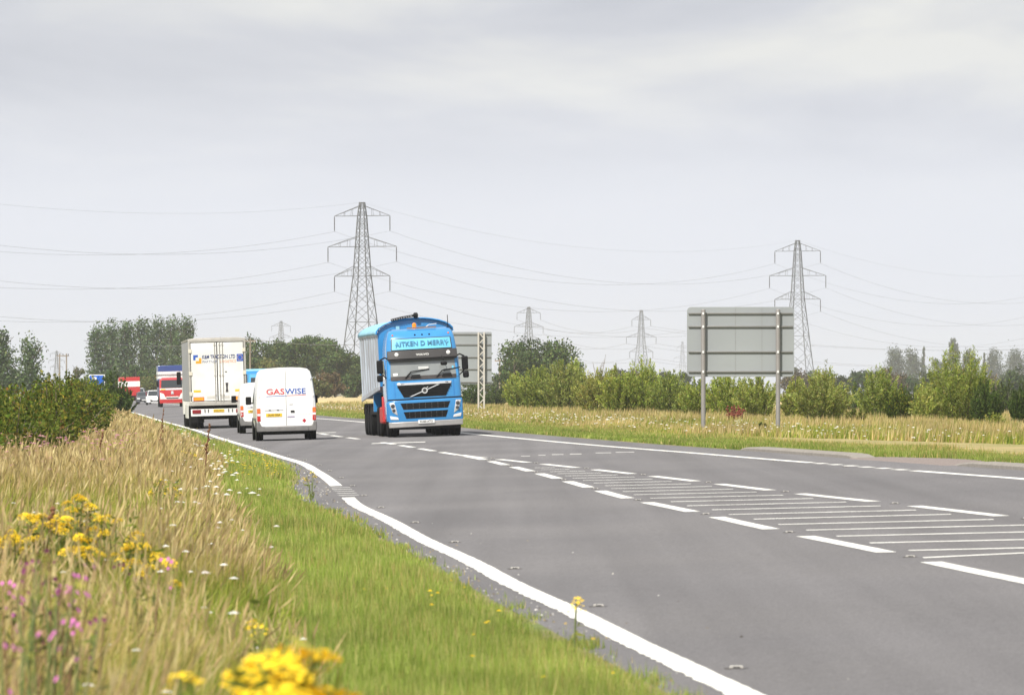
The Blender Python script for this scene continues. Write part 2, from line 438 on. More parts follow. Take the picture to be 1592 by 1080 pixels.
for px0, px1, py in ((578, 658, 689.5), (489, 519, 673)):  # wide bars across the centre line further on
    x0, d0, _ = on_road(px0, py); x1, d1, _ = on_road(px1, py)
    V = []
    for t in np.linspace(0, 1, 5):
        x = x0 + (x1 - x0) * t; d = d0
        V += [(x, d - 0.8, float(zroad(x, d - 0.8)) + 0.008), (x, d + 0.8, float(zroad(x, d + 0.8)) + 0.008)]
    MB().add(V, [(2*i, 2*i+2, 2*i+3, 2*i+1) for i in range(4)]).build('cross_bar', M_paint, road)
for px0, px1, py in ((810, 824, 709), (837, 848, 707.7), (858, 876, 706.6), (886, 904, 705.8), (926, 950, 704), (957, 986, 703)):
    x0, d0, _ = on_road(px0, py); x1, d1, _ = on_road(px1, py - 0.3)
    V = [(x, d, float(zroad(x, d)) + 0.004) for x, d in ((x0, d0 - 0.55), (x1, d1 - 0.55), (x1, d1 + 0.55), (x0, d0 + 0.55))]
    MB().add(V, [(0, 1, 2, 3)]).build('guide_dash', M_paint_worn, road)

# kerbs beyond the right edge line
def kerb(d0, d1, label):
    r = empty('kerb', (float(XR(d0)) + RM, d0, float(surf(float(XR(d0)) + RM + 0.01, d0))))
    n = int((d1 - d0) / 0.92)
    for k in range(n):
        a = d0 + k * 0.92; b = a + 0.905
        fade_a = min(1, (a - d0 + 0.05) / 1.0, (d1 - a) / 1.4)
        V = []
        for d in (a, b):
            f = max(0.12, min(1, (d - d0 + 0.1) / 1.2, (d1 - d) / 1.6))
            x = float(XR(d)) + RM; z = float(surf(x + 0.01, d)); h = 0.075 * f
            V += [(x - 0.02, d, z - 0.1), (x - 0.01, d, z + h - 0.03), (x + 0.03, d, z + h), (x + 0.40, d, z + h + 0.01), (x + 0.41, d, z - 0.1)]
        V = [(p[0] - r.location.x, p[1] - r.location.y, p[2] - r.location.z) for p in V]
        MB().add(V, [(0,1,6,5), (1,2,7,6), (2,3,8,7), (3,4,9,8), (0,4,3,2,1), (5,6,7,8,9)]).build('kerb_stone', M_kerb, r)
    tag(r, label, 'kerb', 'concrete kerbs along the far side of the road')
kerb(111.5, 129.5, 'long concrete kerb left of the gravel field access')
kerb(80.0, 100.5, 'concrete kerb right of the gravel access, at the right edge')

# road studs: cast housings with a reflector
M_iron = mat('stud_iron', (0.08, 0.075, 0.07), 0.7, 0.3, var=0.2, scale=30)
M_studw = mat('stud_white_rubber', (0.5, 0.48, 0.44), 0.6, var=0.1, scale=30)
M_lens = mat('stud_lens', (0.03, 0.03, 0.035), 0.15, var=0.1)
stud_base = MB().lathe([(0.105, -0.004), (0.10, 0.006), (0.07, 0.010)], 'z', n=12).mesh('housing', M_iron)
stud_body = MB().prism([(-0.062, 0.004), (-0.05, 0.028), (0.05, 0.028), (0.062, 0.004)], 'y', -0.045, 0.045).mesh('rubber_pad', M_studw)
stud_lens = MB().box(-0.032, 0.032, -0.05, -0.044, 0.008, 0.021).mesh('reflector', M_lens)
ORD = ['nearest', 'second', 'third', 'fourth', 'fifth', 'sixth', 'seventh', 'eighth', 'ninth', 'tenth', 'eleventh', 'twelfth', 'thirteenth', 'fourteenth', 'fifteenth', 'sixteenth', 'seventeenth', 'eighteenth', 'nineteenth', 'twentieth', 'twenty-first', 'twenty-second', 'twenty-third', 'twenty-fourth', 'twenty-fifth', 'twenty-sixth', 'twenty-seventh', 'twenty-eighth']
def stud(x, d, label, group):
    r = empty('road_stud', (x, d, float(zroad(x, d)) + 0.001))
    link('housing', stud_base, r); link('rubber_pad', stud_body, r); link('reflector', stud_lens, r); r.scale = (.72, .72, .62)
    tag(r, label, 'road stud', group)
for k in range(16):
    d = 33.5 + 9 * k - (0.5 if k == 0 else 0)
    stud(float(XL(d)) + 0.27, d, f'{ORD[k]} road stud from the camera just inside the left edge line', 'studs along the left edge line')
for k in range(0, 9):
    d = 51.7 + 9 * k
    stud(float(XN(d)) + 0.02, d, f'{ORD[k]} road stud in the gaps of the near hatching boundary', 'studs along the near hatching boundary')
for k in range(0, 8):
    d = 71.0 - 7.5 + 9 * k
    stud(float(XF(d)) + 0.02, d, f'{ORD[k]} road stud in the gaps of the far hatching boundary', 'studs along the far hatching boundary')
for k in range(0, 7):
    d = 102 + 9 * k
    stud(float(XR(d)) - 0.25, d, f'{ORD[k]} road stud beside the right edge line', 'studs along the right edge line')
# ------------------------------------------------------------------ vegetation
M_leaf = leafmat('tree_leaves', 0.25)
M_bush = leafmat('bush_leaves', 0.45)
M_grass = leafmat('grass_blades', 0.4, 0.55)
M_petal = leafmat('flower_petals', 0.25, 0.7)
M_bark = mat('bark', (0.14, 0.115, 0.09), 0.95, var=0.3, scale=4.0, bump=0.6, bscale=12)
M_stem = mat('plant_stem', (0.16, 0.20, 0.06), 0.8, var=0.2, scale=8.0)

def unit(v): return v / np.maximum(np.linalg.norm(v, axis=-1, keepdims=True), 1e-9)
def leaf_faces(C, N, U, L, W):
    """rhombic leaves: centre, face normal, growing direction, length, width"""
    U = unit(U); S = unit(np.cross(N, U)); L = np.reshape(L, (-1, 1)); W = np.reshape(W, (-1, 1))
    V = np.stack([C - U * L * .5, C + S * W * .5, C + U * L * .5, C - S * W * .5], 1).reshape(-1, 3)
    n = len(C)
    return V, np.arange(4 * n), np.full(n, 4)
def tints(n, cols, weights, jitter, rng):
    cols = np.array(cols); k = rng.choice(len(cols), n, p=np.array(weights) / sum(weights))
    return np.clip(cols[k] * (1 + jitter * rng.normal(size=(n, 1))) * (1 + 0.4 * jitter * rng.normal(size=(n, 3))), 0.004, 0.9)

def blobs_crown(kind, H, W, rng):
    """clump centres and radii within the crown"""
    B = []
    if kind == 'poplar':
        n = 20
        for k in range(n):
            t = (k + rng.uniform(0, 1)) / n; z = H * (0.12 + 0.85 * t)
            prof = W * 0.5 * min(1, 0.55 + 1.2 * t) * (1 - max(0, (t - 0.5) / 0.5)**1.8 * 0.85)
            for q in range(2):
                a = rng.uniform(0, 6.283); r = prof * rng.uniform(0.2, 0.72)
                B.append((r * math.cos(a), r * math.sin(a), z, W * rng.uniform(0.16, 0.27), 1.5))
    elif kind == 'spire':
        n = 14
        for k in range(n):
            t = (k + 0.5) / n; z = H * (0.06 + 0.9 * t); prof = W * 0.5 * (1 - t)**0.7
            a = rng.uniform(0, 6.283); r = prof * 0.35
            B.append((r * math.cos(a), r * math.sin(a), z, max(0.12 * W, prof * 0.72), 1.8))
    else:
        n = 34 if kind == 'broad' else 26
        z0 = 0.22 if kind == 'broad' else 0.12
        for k in range(n):
            for _ in range(30):
                p = rng.uniform(-1, 1, 3)
                if p @ p < 1 and p @ p > 0.12: break
            sq = 1.0 if p[2] > 0 else 0.75
            B.append((p[0] * W * 0.42, p[1] * W * 0.42, H * (z0 + (1 - z0) * (0.44 + 0.42 * p[2] * sq)), W * rng.uniform(0.11, 0.2), 0.8))
    return B
GREENS = {
    'poplar': ([(0.085, 0.13, 0.05), (0.12, 0.165, 0.075), (0.055, 0.088, 0.034), (0.17, 0.20, 0.12)], [4, 3, 3, 1.3]),
    'dark': ([(0.065, 0.105, 0.032), (0.095, 0.135, 0.044), (0.04, 0.068, 0.022), (0.125, 0.15, 0.055)], [4, 3, 3, 1]),
    'olive': ([(0.105, 0.12, 0.038), (0.14, 0.15, 0.05), (0.07, 0.085, 0.028), (0.15, 0.12, 0.05)], [4, 3, 2, 1]),
    'brown': ([(0.13, 0.095, 0.05), (0.10, 0.09, 0.04), (0.17, 0.12, 0.07)], [3, 3, 1]),
    'far': ([(0.075, 0.095, 0.05), (0.10, 0.12, 0.065), (0.055, 0.072, 0.04)], [3, 2, 2]),
    'willow': ([(0.31, 0.37, 0.075), (0.42, 0.46, 0.13), (0.20, 0.26, 0.05), (0.50, 0.53, 0.21), (0.42, 0.38, 0.09)], [4, 3, 3, 1, 0.8]),
    'hedge': ([(0.115, 0.165, 0.026), (0.18, 0.225, 0.04), (0.06, 0.095, 0.018), (0.28, 0.26, 0.045), (0.16, 0.10, 0.03)], [4, 3, 4, 1.6, 0.4]),
    'hedge_dark': ([(0.08, 0.125, 0.03), (0.13, 0.18, 0.045), (0.05, 0.085, 0.022)], [4, 2, 3]),
}
def tree(name, label, px, top, wpx, d, kind, green, group, n=3600, leaf=0.42, seed=0, zb=0.0, cat='tree'):
    rng = np.random.default_rng(seed + int(px * 7 + d)); sc = d / FPX
    H = max(1.2, CAMH + (HOR - top) * sc - zb) * (1.05 if kind in ('broad', 'round') else 1.0); W = wpx * sc * (1.42 if kind == 'poplar' else 1.15)
    r = empty(name, ((px - CX) * sc, d, zb))
    t = MB(); lean = rng.uniform(-.03, .03) * H
    t.tube([(0, 0, -0.3), (lean * .2, 0, H * .25), (lean * .6, 0, H * .55), (lean, 0, H * .85)], [0.028 * H, 0.021 * H, 0.013 * H, 0.004 * H], 6)
    for k in range(7):
        z = H * rng.uniform(.25, .7); a = rng.uniform(0, 6.283); q = W * rng.uniform(.2, .38); up = H * (0.22 if kind != 'broad' else 0.12)
        t.tube([(lean * z / H, 0, z), (math.cos(a) * q * .5, math.sin(a) * q * .5, z + up * .6), (math.cos(a) * q, math.sin(a) * q, z + up)], [0.009 * H, 0.006 * H, 0.002 * H], 4)
    t.build('trunk', M_bark, r, smooth=True)
    B = blobs_crown(kind, H, W, rng); C, N = [], []
    tot = sum(b[3]**2 for b in B); n = int(n * .85)
    bright = []
    for bx, by, bz, br, st in B:
        m_ = max(12, int(n * br * br / tot)); v_ = unit(rng.normal(size=(m_, 3))); q = br * (rng.uniform(0.35, 1, (m_, 1))**0.5) * (1 + .22 * rng.normal(size=(m_, 1)))
        C.append(np.array([bx + lean * bz / H, by, bz]) + v_ * q * np.array([1, 1, st])); N.append(v_ + 0.75 * rng.normal(size=(m_, 3)))
        bright.append(np.full(m_, 1 + 0.16 * rng.normal()))
    C = np.concatenate(C); N = unit(np.concatenate(N)); br = np.clip(np.concatenate(bright), .6, 1.5)
    C[:, 2] = np.maximum(C[:, 2] * H / max(H, np.percentile(C[:, 2], 99.7)), 0.05); m_ = len(C)
    L = leaf * rng.uniform(.6, 1.4, m_)
    V, li, lt = leaf_faces(C, N, rng.normal(size=(m_, 3)) + np.array([0, 0, .4]), L, L * rng.uniform(.55, .9, m_))
    T = tints(m_, *GREENS[green], 0.14, rng) * br[:, None]
    np_mesh('crown', V, li, lt, np.repeat(T, 4, 0), M_leaf, r)
    tag(r, label, cat, group)
    return r

def bush(name, label, x, d, H, W, green, group, n=5200, leaf=(0.17, 0.05), seed=0, upright=1.0, cat='bush', stems=70, z0=None):
    """many-stemmed bush: stems arch up and out, leaves sit along them"""
    rng = np.random.default_rng(seed + int(d * 3) + int(x * 11))
    z = float(surf(x, d)) if z0 is None else z0
    r = empty(name, (x, d, z))
    s = MB(); P, U, Sx = [], [], []
    per = max(8, n // stems)
    for k in range(stems):
        a = rng.uniform(0, 6.283); q = math.sqrt(rng.uniform(0, 1)); base = np.array([math.cos(a), math.sin(a), 0]) * W * 0.16 * q
        hh = H * (1 - 0.45 * q**2) * rng.uniform(.58, 1.06); out = W * 0.5 * q * rng.uniform(.7, 1.08)
        tip = np.array([math.cos(a) * out, math.sin(a) * out, hh]); mid = base * .4 + tip * .5 + np.array([0, 0, H * .1 * upright]); 
        if k % 3 == 0: s.tube([base + np.array([0, 0, -.05]), mid, tip], [0.022, 0.014, 0.004], 3)
        t = rng.uniform(0.06, 1.0, per)**0.8; t = t[:, None]
        p = (1-t)**2 * base + 2*t*(1-t) * mid + t*t * tip
        tan = unit(2*(1-t)*(mid - base) + 2*t*(tip - mid))
        off = unit(rng.normal(size=(per, 3))) * W * rng.uniform(.01, .075, (per, 1)) * (1.25 - .8 * t)
        p = p + off; p[:, 2] = np.maximum(p[:, 2], .03)
        P.append(p); U.append(tan * upright + 0.75 * rng.normal(size=(per, 3)) * .8); Sx.append(np.full(per, 1 + .17 * rng.normal()))
    s.build('stem', M_bark, r)
    P = np.concatenate(P); U = unit(np.concatenate(U)); Sx = np.clip(np.concatenate(Sx), .6, 1.5); m_ = len(P)
    N = unit(np.cross(U, rng.normal(size=(m_, 3))) + .35 * unit(P * np.array([1, 1, .6])))
    L = leaf[0] * rng.uniform(.6, 1.4, m_)
    V, li, lt = leaf_faces(P, N, U, L, leaf[1] * rng.uniform(.7, 1.4, m_))
    T = tints(m_, *GREENS[green], .15, rng) * Sx[:, None] * (rng.uniform(.85, 1.15) * np.array([rng.uniform(.95, 1.14), 1, rng.uniform(.85, 1.1)]))
    np_mesh('foliage', V, li, lt, np.repeat(T, 4, 0), M_bush, r)
    tag(r, label, cat, group)
    return r

# tall poplars behind the bend, left of the white lorry
PG = 'tall poplars in the clump beyond the bend'
for k, (px, top, w, d, txt) in enumerate([
        (152, 503, 34, 940, 'leftmost tall poplar of the clump beyond the bend'),
        (172, 497, 36, 980, 'second poplar from the left in the clump'),
        (196, 500, 36, 950, 'third poplar from the left in the clump'),
        (220, 496, 36, 985, 'fourth poplar from the left in the clump'),
        (243, 494, 36, 955, 'fifth poplar from the left, near the middle of the clump'),
        (265, 491, 38, 975, 'tallest poplar of the clump, left of the white lorry'),
        (286, 494, 34, 945, 'rightmost poplar of the clump, beside the white lorry roof')]):
    tree('poplar_tree', txt, px, top, w, d, 'poplar', 'poplar', PG, n=5200, leaf=0.36, seed=k)
tree('poplar_tree', 'tall poplar cut off by the left edge of the picture', 3, 512, 42, 700, 'poplar', 'poplar', 'poplars above the left hedge', n=3400, leaf=0.34)
tree('poplar_tree', 'slender poplar standing alone above the left hedge', 50, 521, 42, 720, 'poplar', 'poplar', 'poplars above the left hedge', n=3400, leaf=0.32)
tree('broadleaf_tree', 'low tree between the two poplars above the left hedge', 24, 560, 40, 760, 'round', 'poplar', None, n=3600, leaf=0.32)
tree('broadleaf_tree', 'small pale tree beside the twin pole above the hedge', 121, 561, 22, 900, 'round', 'olive', None, n=1400, leaf=0.28)
tree('broadleaf_tree', 'rounded tree low at the left foot of the poplar clump', 165, 572, 50, 860, 'round', 'dark', None, n=3600, leaf=0.34)
tree('broadleaf_tree', 'rounded dark tree below the poplars above the red lorry', 212, 566, 58, 870, 'round', 'dark', None, n=4000, leaf=0.34)
tree('broadleaf_tree', 'dark tree below the poplars beside the oncoming red lorry', 255, 560, 60, 880, 'round', 'dark', None, n=4000, leaf=0.34)
tree('broadleaf_tree', 'olive tree low behind the oncoming red lorry', 232, 588, 60, 790, 'round', 'olive', None, n=3600, leaf=0.32)
tree('broadleaf_tree', 'dark tree just behind the left side of the white lorry', 292, 545, 60, 900, 'round', 'dark', None, n=3600, leaf=0.34)
# broad trees between the white lorry and the blue tipper
for k, (px, top, w, d, g_, txt) in enumerate([
        (352, 527, 70, 900, 'dark', 'broad tree mostly hidden behind the white lorry'),
        (398, 520, 62, 880, 'dark', 'broad tree beside the right edge of the white lorry roof'),
        (432, 520, 58, 910, 'dark', 'broad tree below the small far pylon'),
        (462, 518, 56, 870, 'dark', 'broad tree above the middle of the lettered white van'),
        (492, 513, 62, 900, 'dark', 'tallest broad tree of the row left of the near pylon'),
        (522, 531, 52, 880, 'dark', 'broad tree sloping down towards the near pylon'),
        (548, 549, 46, 900, 'dark', 'lower tree behind the legs of the near pylon'),
        (420, 556, 66, 800, 'olive', 'olive tree in front of the row, right of the white lorry'),
        (508, 577, 54, 780, 'brown', 'brownish bush-like tree right of the lettered van roof'),
        (490, 589, 44, 740, 'olive', 'yellow-green small tree beside the lettered van'),
        (546, 580, 46, 800, 'dark', 'dark low tree beside the tipper trailer')]):
    tree('broadleaf_tree', txt, px, top, w, d, 'broad' if k < 7 else 'round', g_, 'trees behind the vans and lorries', n=7000 if k < 7 else 3600, leaf=0.38, seed=k)
for px, top, w in ((590, 562, 60), (640, 566, 60), (690, 568, 60), (735, 574, 60), (772, 577, 44)):
    tree('broadleaf_tree', {590: 'low tree hidden behind the blue tipper trailer', 640: 'low tree directly behind the tipper cab', 690: 'low tree behind the right of the tipper cab',
          735: 'low tree behind the rear road sign', 772: 'low tree at the right edge of the rear road sign'}[px], px, top, w, 860, 'round', 'dark', 'trees behind the vans and lorries', n=1600, leaf=0.34)
# round tree right of the rear sign
tree('broadleaf_tree', 'large round dark tree right of the blue tipper lorry', 838, 520, 104, 700, 'broad', 'dark', None, n=13000, leaf=0.32, seed=4)
tree('broadleaf_tree', 'lower dark tree hugging the large round tree', 800, 552, 52, 690, 'round', 'dark', None, n=4200, leaf=0.3)
tree('broadleaf_tree', 'dark tree at the right foot of the large round tree', 882, 550, 50, 705, 'round', 'dark', None, n=4200, leaf=0.3)
# far hedgerow trees
FR = np.random.default_rng(21)
px = 905.0; fk = 0
while px < 1600:
    top = 574 + 7 * math.sin(px * .05) + FR.uniform(-7, 6); w = FR.uniform(34, 52)
    if not 1085 < px < 1225:
        tree('broadleaf_tree', f'{ORD[fk].replace("nearest", "first")} low tree from the left in the far hedgerow', px, top, w, FR.uniform(1000, 1250), 'round', ['far', 'dark', 'far', 'brown'][int(FR.integers(0, 4))], 'far hedgerow trees', n=2400, leaf=0.42, seed=int(px)); fk += 1
    px += FR.uniform(22, 30)
for px, top, w, d, kind, txt in ((1394, 536, 30, 1700, 'poplar', 'hazy broad poplar, left one of the far pair'), (1414, 539, 28, 1720, 'poplar', 'hazy broad poplar, right one of the far pair'),
        (1436, 534, 12, 1750, 'spire', 'thin pointed cypress on the horizon beside the far pair'), (1481, 524, 15, 1800, 'poplar', 'narrow far poplar rising behind the largest willow bush'),
        (1507, 541, 26, 1800, 'poplar', 'hazy far tree right of the narrow poplar'), (1529, 543, 9, 1800, 'spire', 'thin far spire beside the right hazy poplars'),
        (1545, 539, 26, 1820, 'poplar', 'hazy far poplar right of the thin spire'), (1580, 539, 34, 1750, 'poplar', 'hazy far trees at the right edge of the picture'),
        (1458, 552, 30, 1780, 'round', 'hazy rounded far tree left of the narrow poplar'), (1235, 566, 26, 1500, 'round', 'small far tree at the foot of the second pylon')):
    tree('far_tree', txt, px, top + 3, w, d * 1.55, kind, 'far', 'hazy trees on the right horizon', n=5200, leaf=0.75)
# dark hedge beyond the rough grass
HB = np.random.default_rng(31)
for px, d, top, w, txt in [(735, 500, 598, 60, 'dark hedge bush left of the lattice sign post'), (770, 505, 599, 60, 'dark hedge bush right of the lattice sign post'), (805, 510, 598, 50, 'dark hedge bush at the left end of the willows'),
        (1090, 470, 588, 70, 'dark hedge bush behind the left post of the near sign'), (1325, 440, 590, 70, 'dark hedge bush behind the gap right of the near sign'), (1385, 430, 588, 70, 'dark hedge bush between two willows'), (1425, 430, 592, 60, 'dark hedge bush left of the largest willow'),
        (1560, 420, 588, 60, 'dark hedge bush right of the largest willow'), (1592, 410, 590, 60, 'dark hedge bush cut by the right edge')]:
    x = (px - CX) / FPX * d; z = 0.0
    bush('hedge_bush', txt, x, d, CAMH + (HOR - top) * d / FPX, w * d / FPX, 'hedge_dark', 'dark hedge beyond the rough grass', n=3200, leaf=(0.16, 0.1), upright=.5, stems=50)
# willow bushes
for k, (px, by, w, top, g_, txt) in enumerate([
        (806, 630, 46, 577, 'willow', 'leftmost yellowish willow bush beside the dark hedge'), (838, 633, 60, 571, 'willow', 'willow bush in front of the large round tree'),
        (872, 634, 56, 562, 'willow', 'willow bush right of the large round tree trunk'), (893, 632, 48, 557, 'willow', 'taller green willow second past the round tree'),
        (930, 638, 66, 574, 'willow', 'broad willow bush left of the tall central one'), (962, 640, 56, 572, 'willow', 'willow bush below the far lattice pylon'),
        (1000, 640, 72, 561, 'willow', 'tall central willow bush under the far lattice pylon'), (1044, 641, 60, 574, 'willow', 'willow bush just left of the near sign'),
        (1082, 645, 50, 592, 'willow', 'small willow bush behind the left sign post'), (1132, 646, 70, 582, 'willow', 'willow bush between the two sign posts, left'),
        (1176, 647, 66, 583, 'willow', 'willow bush between the two sign posts, right'), (1235, 646, 50, 588, 'willow', 'willow bush right of the right sign post'),
        (1279, 650, 104, 571, 'willow', 'wide willow bush below the second pylon'), (1368, 648, 78, 571, 'willow', 'medium willow bush between second pylon and largest willow'),
        (1398, 651, 50, 606, 'hedge', 'low olive bush at the foot of the medium willow'), (1487, 652, 128, 538, 'willow', 'largest tall willow bush near the right edge'),
        (1532, 654, 60, 592, 'hedge_dark', 'dark green bush at the right foot of the largest willow'), (1586, 655, 40, 602, 'hedge_dark', 'dark small bush at the right edge of the picture'),
        (1440, 653, 52, 598, 'willow', 'low willow bush at the left foot of the largest willow')]):
    d = 11600.0 / (by + 6 - HOR); x = (px - CX) / FPX * d
    bush('willow_bush' if g_ == 'willow' else 'hedge_bush', txt, x, d, CAMH + (HOR - top) * d / FPX, (1.35 if px < 1200 else 1.08) * w * d / FPX, g_, 'bushes along the far side of the rough grass', n=int(6500 + 130 * w), leaf=(0.155 * d / 300, 0.042 * d / 300), seed=k, upright=1.25 if px < 1200 else .85, stems=int(60 + w * .9))
# the near hedge at the left
for k in range(27):
    t = k / 26; d = 96 + 235 * t**1.15; off = 6.4 - 3.1 * t; x = float(XL(d)) - off - HB.uniform(0, .7) - (0.9 if k % 2 else 0)
    H = (1.75 + 0.75 * t) * HB.uniform(.9, 1.12); W = HB.uniform(2.4, 3.6)
    if (x - CX * 0) / d < -0.0936 - 2.2 / d: continue
    n_ = ['nearest', 'second', 'third', 'fourth', 'fifth', 'sixth', 'seventh', 'eighth', 'ninth', 'tenth', 'eleventh', 'twelfth', 'thirteenth', 'fourteenth', 'fifteenth', 'sixteenth', 'seventeenth', 'eighteenth', 'nineteenth', 'twentieth', 'twenty-first', 'twenty-second', 'twenty-third', 'twenty-fourth', 'twenty-fifth', 'twenty-sixth', 'farthest'][k]
    bush('hedge_bush', f'{n_} bush from the camera in the olive hedge at left', x, d, H, W, 'hedge', 'olive hedge along the left verge', n=3800, leaf=(0.085 + 0.05 * t, 0.05 + 0.03 * t), seed=k, upright=.7, stems=60)
for k, (px, d, H, W) in enumerate([(126, 318, 2.5, 2.2), (176, 330, 3.1, 2.5), (192, 338, 2.0, 1.6), (112, 300, 2.6, 3.0)]):
    bush('hedge_bush', ['dark green bush covering the left of the blue sign', 'dark green bush right of the blue sign at the bend', 'small dark bush at the end of the left hedge', 'dark bush left of the blue sign'][k],
         (px - CX) / FPX * d, d, H, W, 'hedge_dark', 'dark bushes at the end of the left hedge', n=3800, leaf=(0.15, 0.1), seed=k, upright=.6, stems=55)

# ---- grass
def frame_ok(x, d, m=0.35): return np.abs(x) < 0.0960 * d + m
def blades(P, H, W, lean_dir, lean, Tb, Tt, rng, tri=False):
    n = len(P); a = rng.uniform(0, np.pi, n); S = np.stack([np.cos(a), np.sin(a), 0 * a], 1) * (W * .5)[:, None]
    D = np.stack([np.cos(lean_dir), np.sin(lean_dir), 0 * a], 1); up = np.array([0, 0, 1.0])
    tip = P + up * (H * np.sqrt(np.maximum(0.1, 1 - lean**2)))[:, None] + D * (H * lean)[:, None]
    if tri:
        V = np.stack([P - S, P + S, tip], 1).reshape(-1, 3); T = np.stack([Tb, Tb, Tt], 1).reshape(-1, 3)
        return V, np.arange(3 * n), np.full(n, 3), T
    mid = P + up * (H * .55)[:, None] + D * (H * lean * .33)[:, None]
    V = np.stack([P - S, P + S, mid + S * .8, mid - S * .8, tip], 1).reshape(-1, 3)
    T = np.stack([Tb, Tb, (Tb + Tt) / 2, (Tb + Tt) / 2, Tt], 1).reshape(-1, 3)
    i = np.arange(n)[:, None] * 5
    li = np.concatenate([i + np.array([0, 1, 2, 3]), i + np.array([3, 2, 4])], 1).ravel()
    return V, li, np.tile([4, 3], n), T
class Field:
    def __init__(s): s.V = []; s.L = []; s.T = []; s.C = []; s.k = 0
    def add(s, V, li, lt, T): s.V.append(V); s.L.append(li + s.k); s.T.append(lt); s.C.append(T); s.k += len(V)
    def build(s, name, m): return np_mesh(name, np.concatenate(s.V), np.concatenate(s.L), np.concatenate(s.T), np.concatenate(s.C), m)
def scatter(d0, d1, xa, xb, dens, rng, m=1.3):
    """random spots between two lines along the road, inside what the camera can see"""
    n_try = 0; out = []
    dd = np.arange(d0, d1, (d1 - d0) / 40.0); step = (d1 - d0) / 40.0
    for q in dd:
        lo = max(float(xa(q)), -0.096 * q - m); hi = min(float(xb(q)), 0.096 * q + m)
        if hi <= lo: continue
        k = rng.poisson((hi - lo) * step * dens); out.append(np.stack([rng.uniform(lo, hi, k), rng.uniform(q, q + step, k)], 1))
    return np.concatenate(out) if out else np.zeros((0, 2))
def put(XY): return np.column_stack([XY, surf(XY[:, 0], XY[:, 1])])

TAN = np.array([(0.53, 0.41, 0.155), (0.64, 0.52, 0.23), (0.40, 0.295, 0.10), (0.50, 0.37, 0.14)])
GRN = np.array([(0.25, 0.31, 0.04), (0.34, 0.37, 0.07), (0.15, 0.215, 0.03), (0.42, 0.39, 0.09)])
LAWN = np.array([(0.27, 0.36, 0.06), (0.345, 0.43, 0.095), (0.19, 0.275, 0.042), (0.45, 0.46, 0.155)])
def pick(A, n, rng, j=.12): return np.clip(A[rng.integers(0, len(A), n)] * (1 + j * rng.normal(size=(n, 1))), .01, .9)

rng = np.random.default_rng(101)
tall = Field()
tall_edge = lambda d: XL(d) - margin(d) - np.interp(d, [0, 14, 25, 32, 45, 60, 90, 120, 180, 300], [2.4, 2.3, 2.2, 2.15, 1.9, 1.9, 1.5, 1.8, 1.7, 1.6])
for d0, d1, dens in ((11, 16, 300), (16, 24, 560), (24, 40, 460), (40, 65, 300), (65, 100, 190), (100, 160, 100), (160, 260, 44), (260, 420, 20)):
    XY = scatter(d0, d1, lambda q: XL(q) - 12, lambda q: tall_edge(q) + .2, dens, rng)
    n = len(XY); x, d = XY.T; P = put(XY)
    edge = np.clip((tall_edge(d) + .2 - x) / 1.0, 0, 1)                # grows taller away from the mown edge
    nz = vnoise(x, d * .35, 3, 1.1); nz2 = vnoise(x, d * .3, 8, .7)
    istan = rng.uniform(size=n) < np.clip(.26 + .40 * nz + .22 * (edge - .6) + np.interp(d, [0, 22, 30, 45, 60, 120], [-.16, -.14, -.04, .04, .08, .12]) - .35 * np.exp(-((x / d + .083) / .016)**2 - ((d - 36) / 7)**2), .05, .93)
    H = np.where(istan, rng.uniform(.40, .74, n), rng.uniform(.25, .60, n)) * (.42 + .58 * edge) * (1 + .16 * nz2) * np.where(rng.uniform(size=n) < .04, 1.3, 1)
    W = np.interp(d, [10, 30, 60, 120, 250, 400], [.0045, .0065, .010, .017, .034, .055]) * rng.uniform(.6, 1.4, n)
    T0 = np.where(istan[:, None], pick(TAN, n, rng), pick(GRN, n, rng)); Tg = pick(GRN, n, rng)
    Tb = np.where(istan[:, None], .5 * T0 + .5 * Tg, T0)
    ld = .35 + 1.5 * vnoise(x, d * .4, 77, .9) + rng.normal(0, .7, n); ln = np.clip(np.abs(rng.normal(.22, .2, n)) + .16 * np.clip(vnoise(x, d * .3, 78, 1.3), 0, 1.5), 0, .85)
    weed = (rng.uniform(size=n) < .10 * np.clip(1 + 2 * vnoise(x, d * .4, 79, 1.6), 0, 3)) & ~istan
    W = np.where(weed, W * 3.2, W); ln = np.where(weed, rng.uniform(.3, .8, n), ln); Tb = np.where(weed[:, None], T0 * np.array([.75, .9, .8]), Tb)
    tall.add(*blades(P, H, W, ld, ln, Tb, T0, rng))
    # seed heads on the dry stalks
    k = np.where(istan & (rng.uniform(size=n) < .40))[0]
    if len(k):
        D = np.stack([np.cos(ld[k]), np.sin(ld[k]), 0 * k], 1)
        tip = P[k] + np.array([0, 0, 1.]) * (H[k] * np.sqrt(np.maximum(.1, 1 - ln[k]**2)))[:, None] + D * (H[k] * ln[k])[:, None]
        U = unit(np.array([0, 0, 1.]) + D * (ln[k][:, None] * 1.6)); L = rng.uniform(.10, .22, len(k))
        V, li, lt = leaf_faces(tip + U * (L * .25)[:, None], unit(rng.normal(size=(len(k), 3)) + np.array([0, -.8, 0])), U, L, W[k] * rng.uniform(1.1, 2.0, len(k)))
        Tp = pick(np.array([(0.60, 0.49, 0.25), (0.54, 0.42, 0.20), (0.46, 0.33, 0.17), (0.33, 0.24, 0.11)]), len(k), rng)
        tall.add(V, li, lt, np.repeat(Tp, 4, 0))
o = tall.build('tall_grass', M_grass)
tag(o, 'tall dry straw-coloured grass on the near left verge', 'grass', kind='stuff')

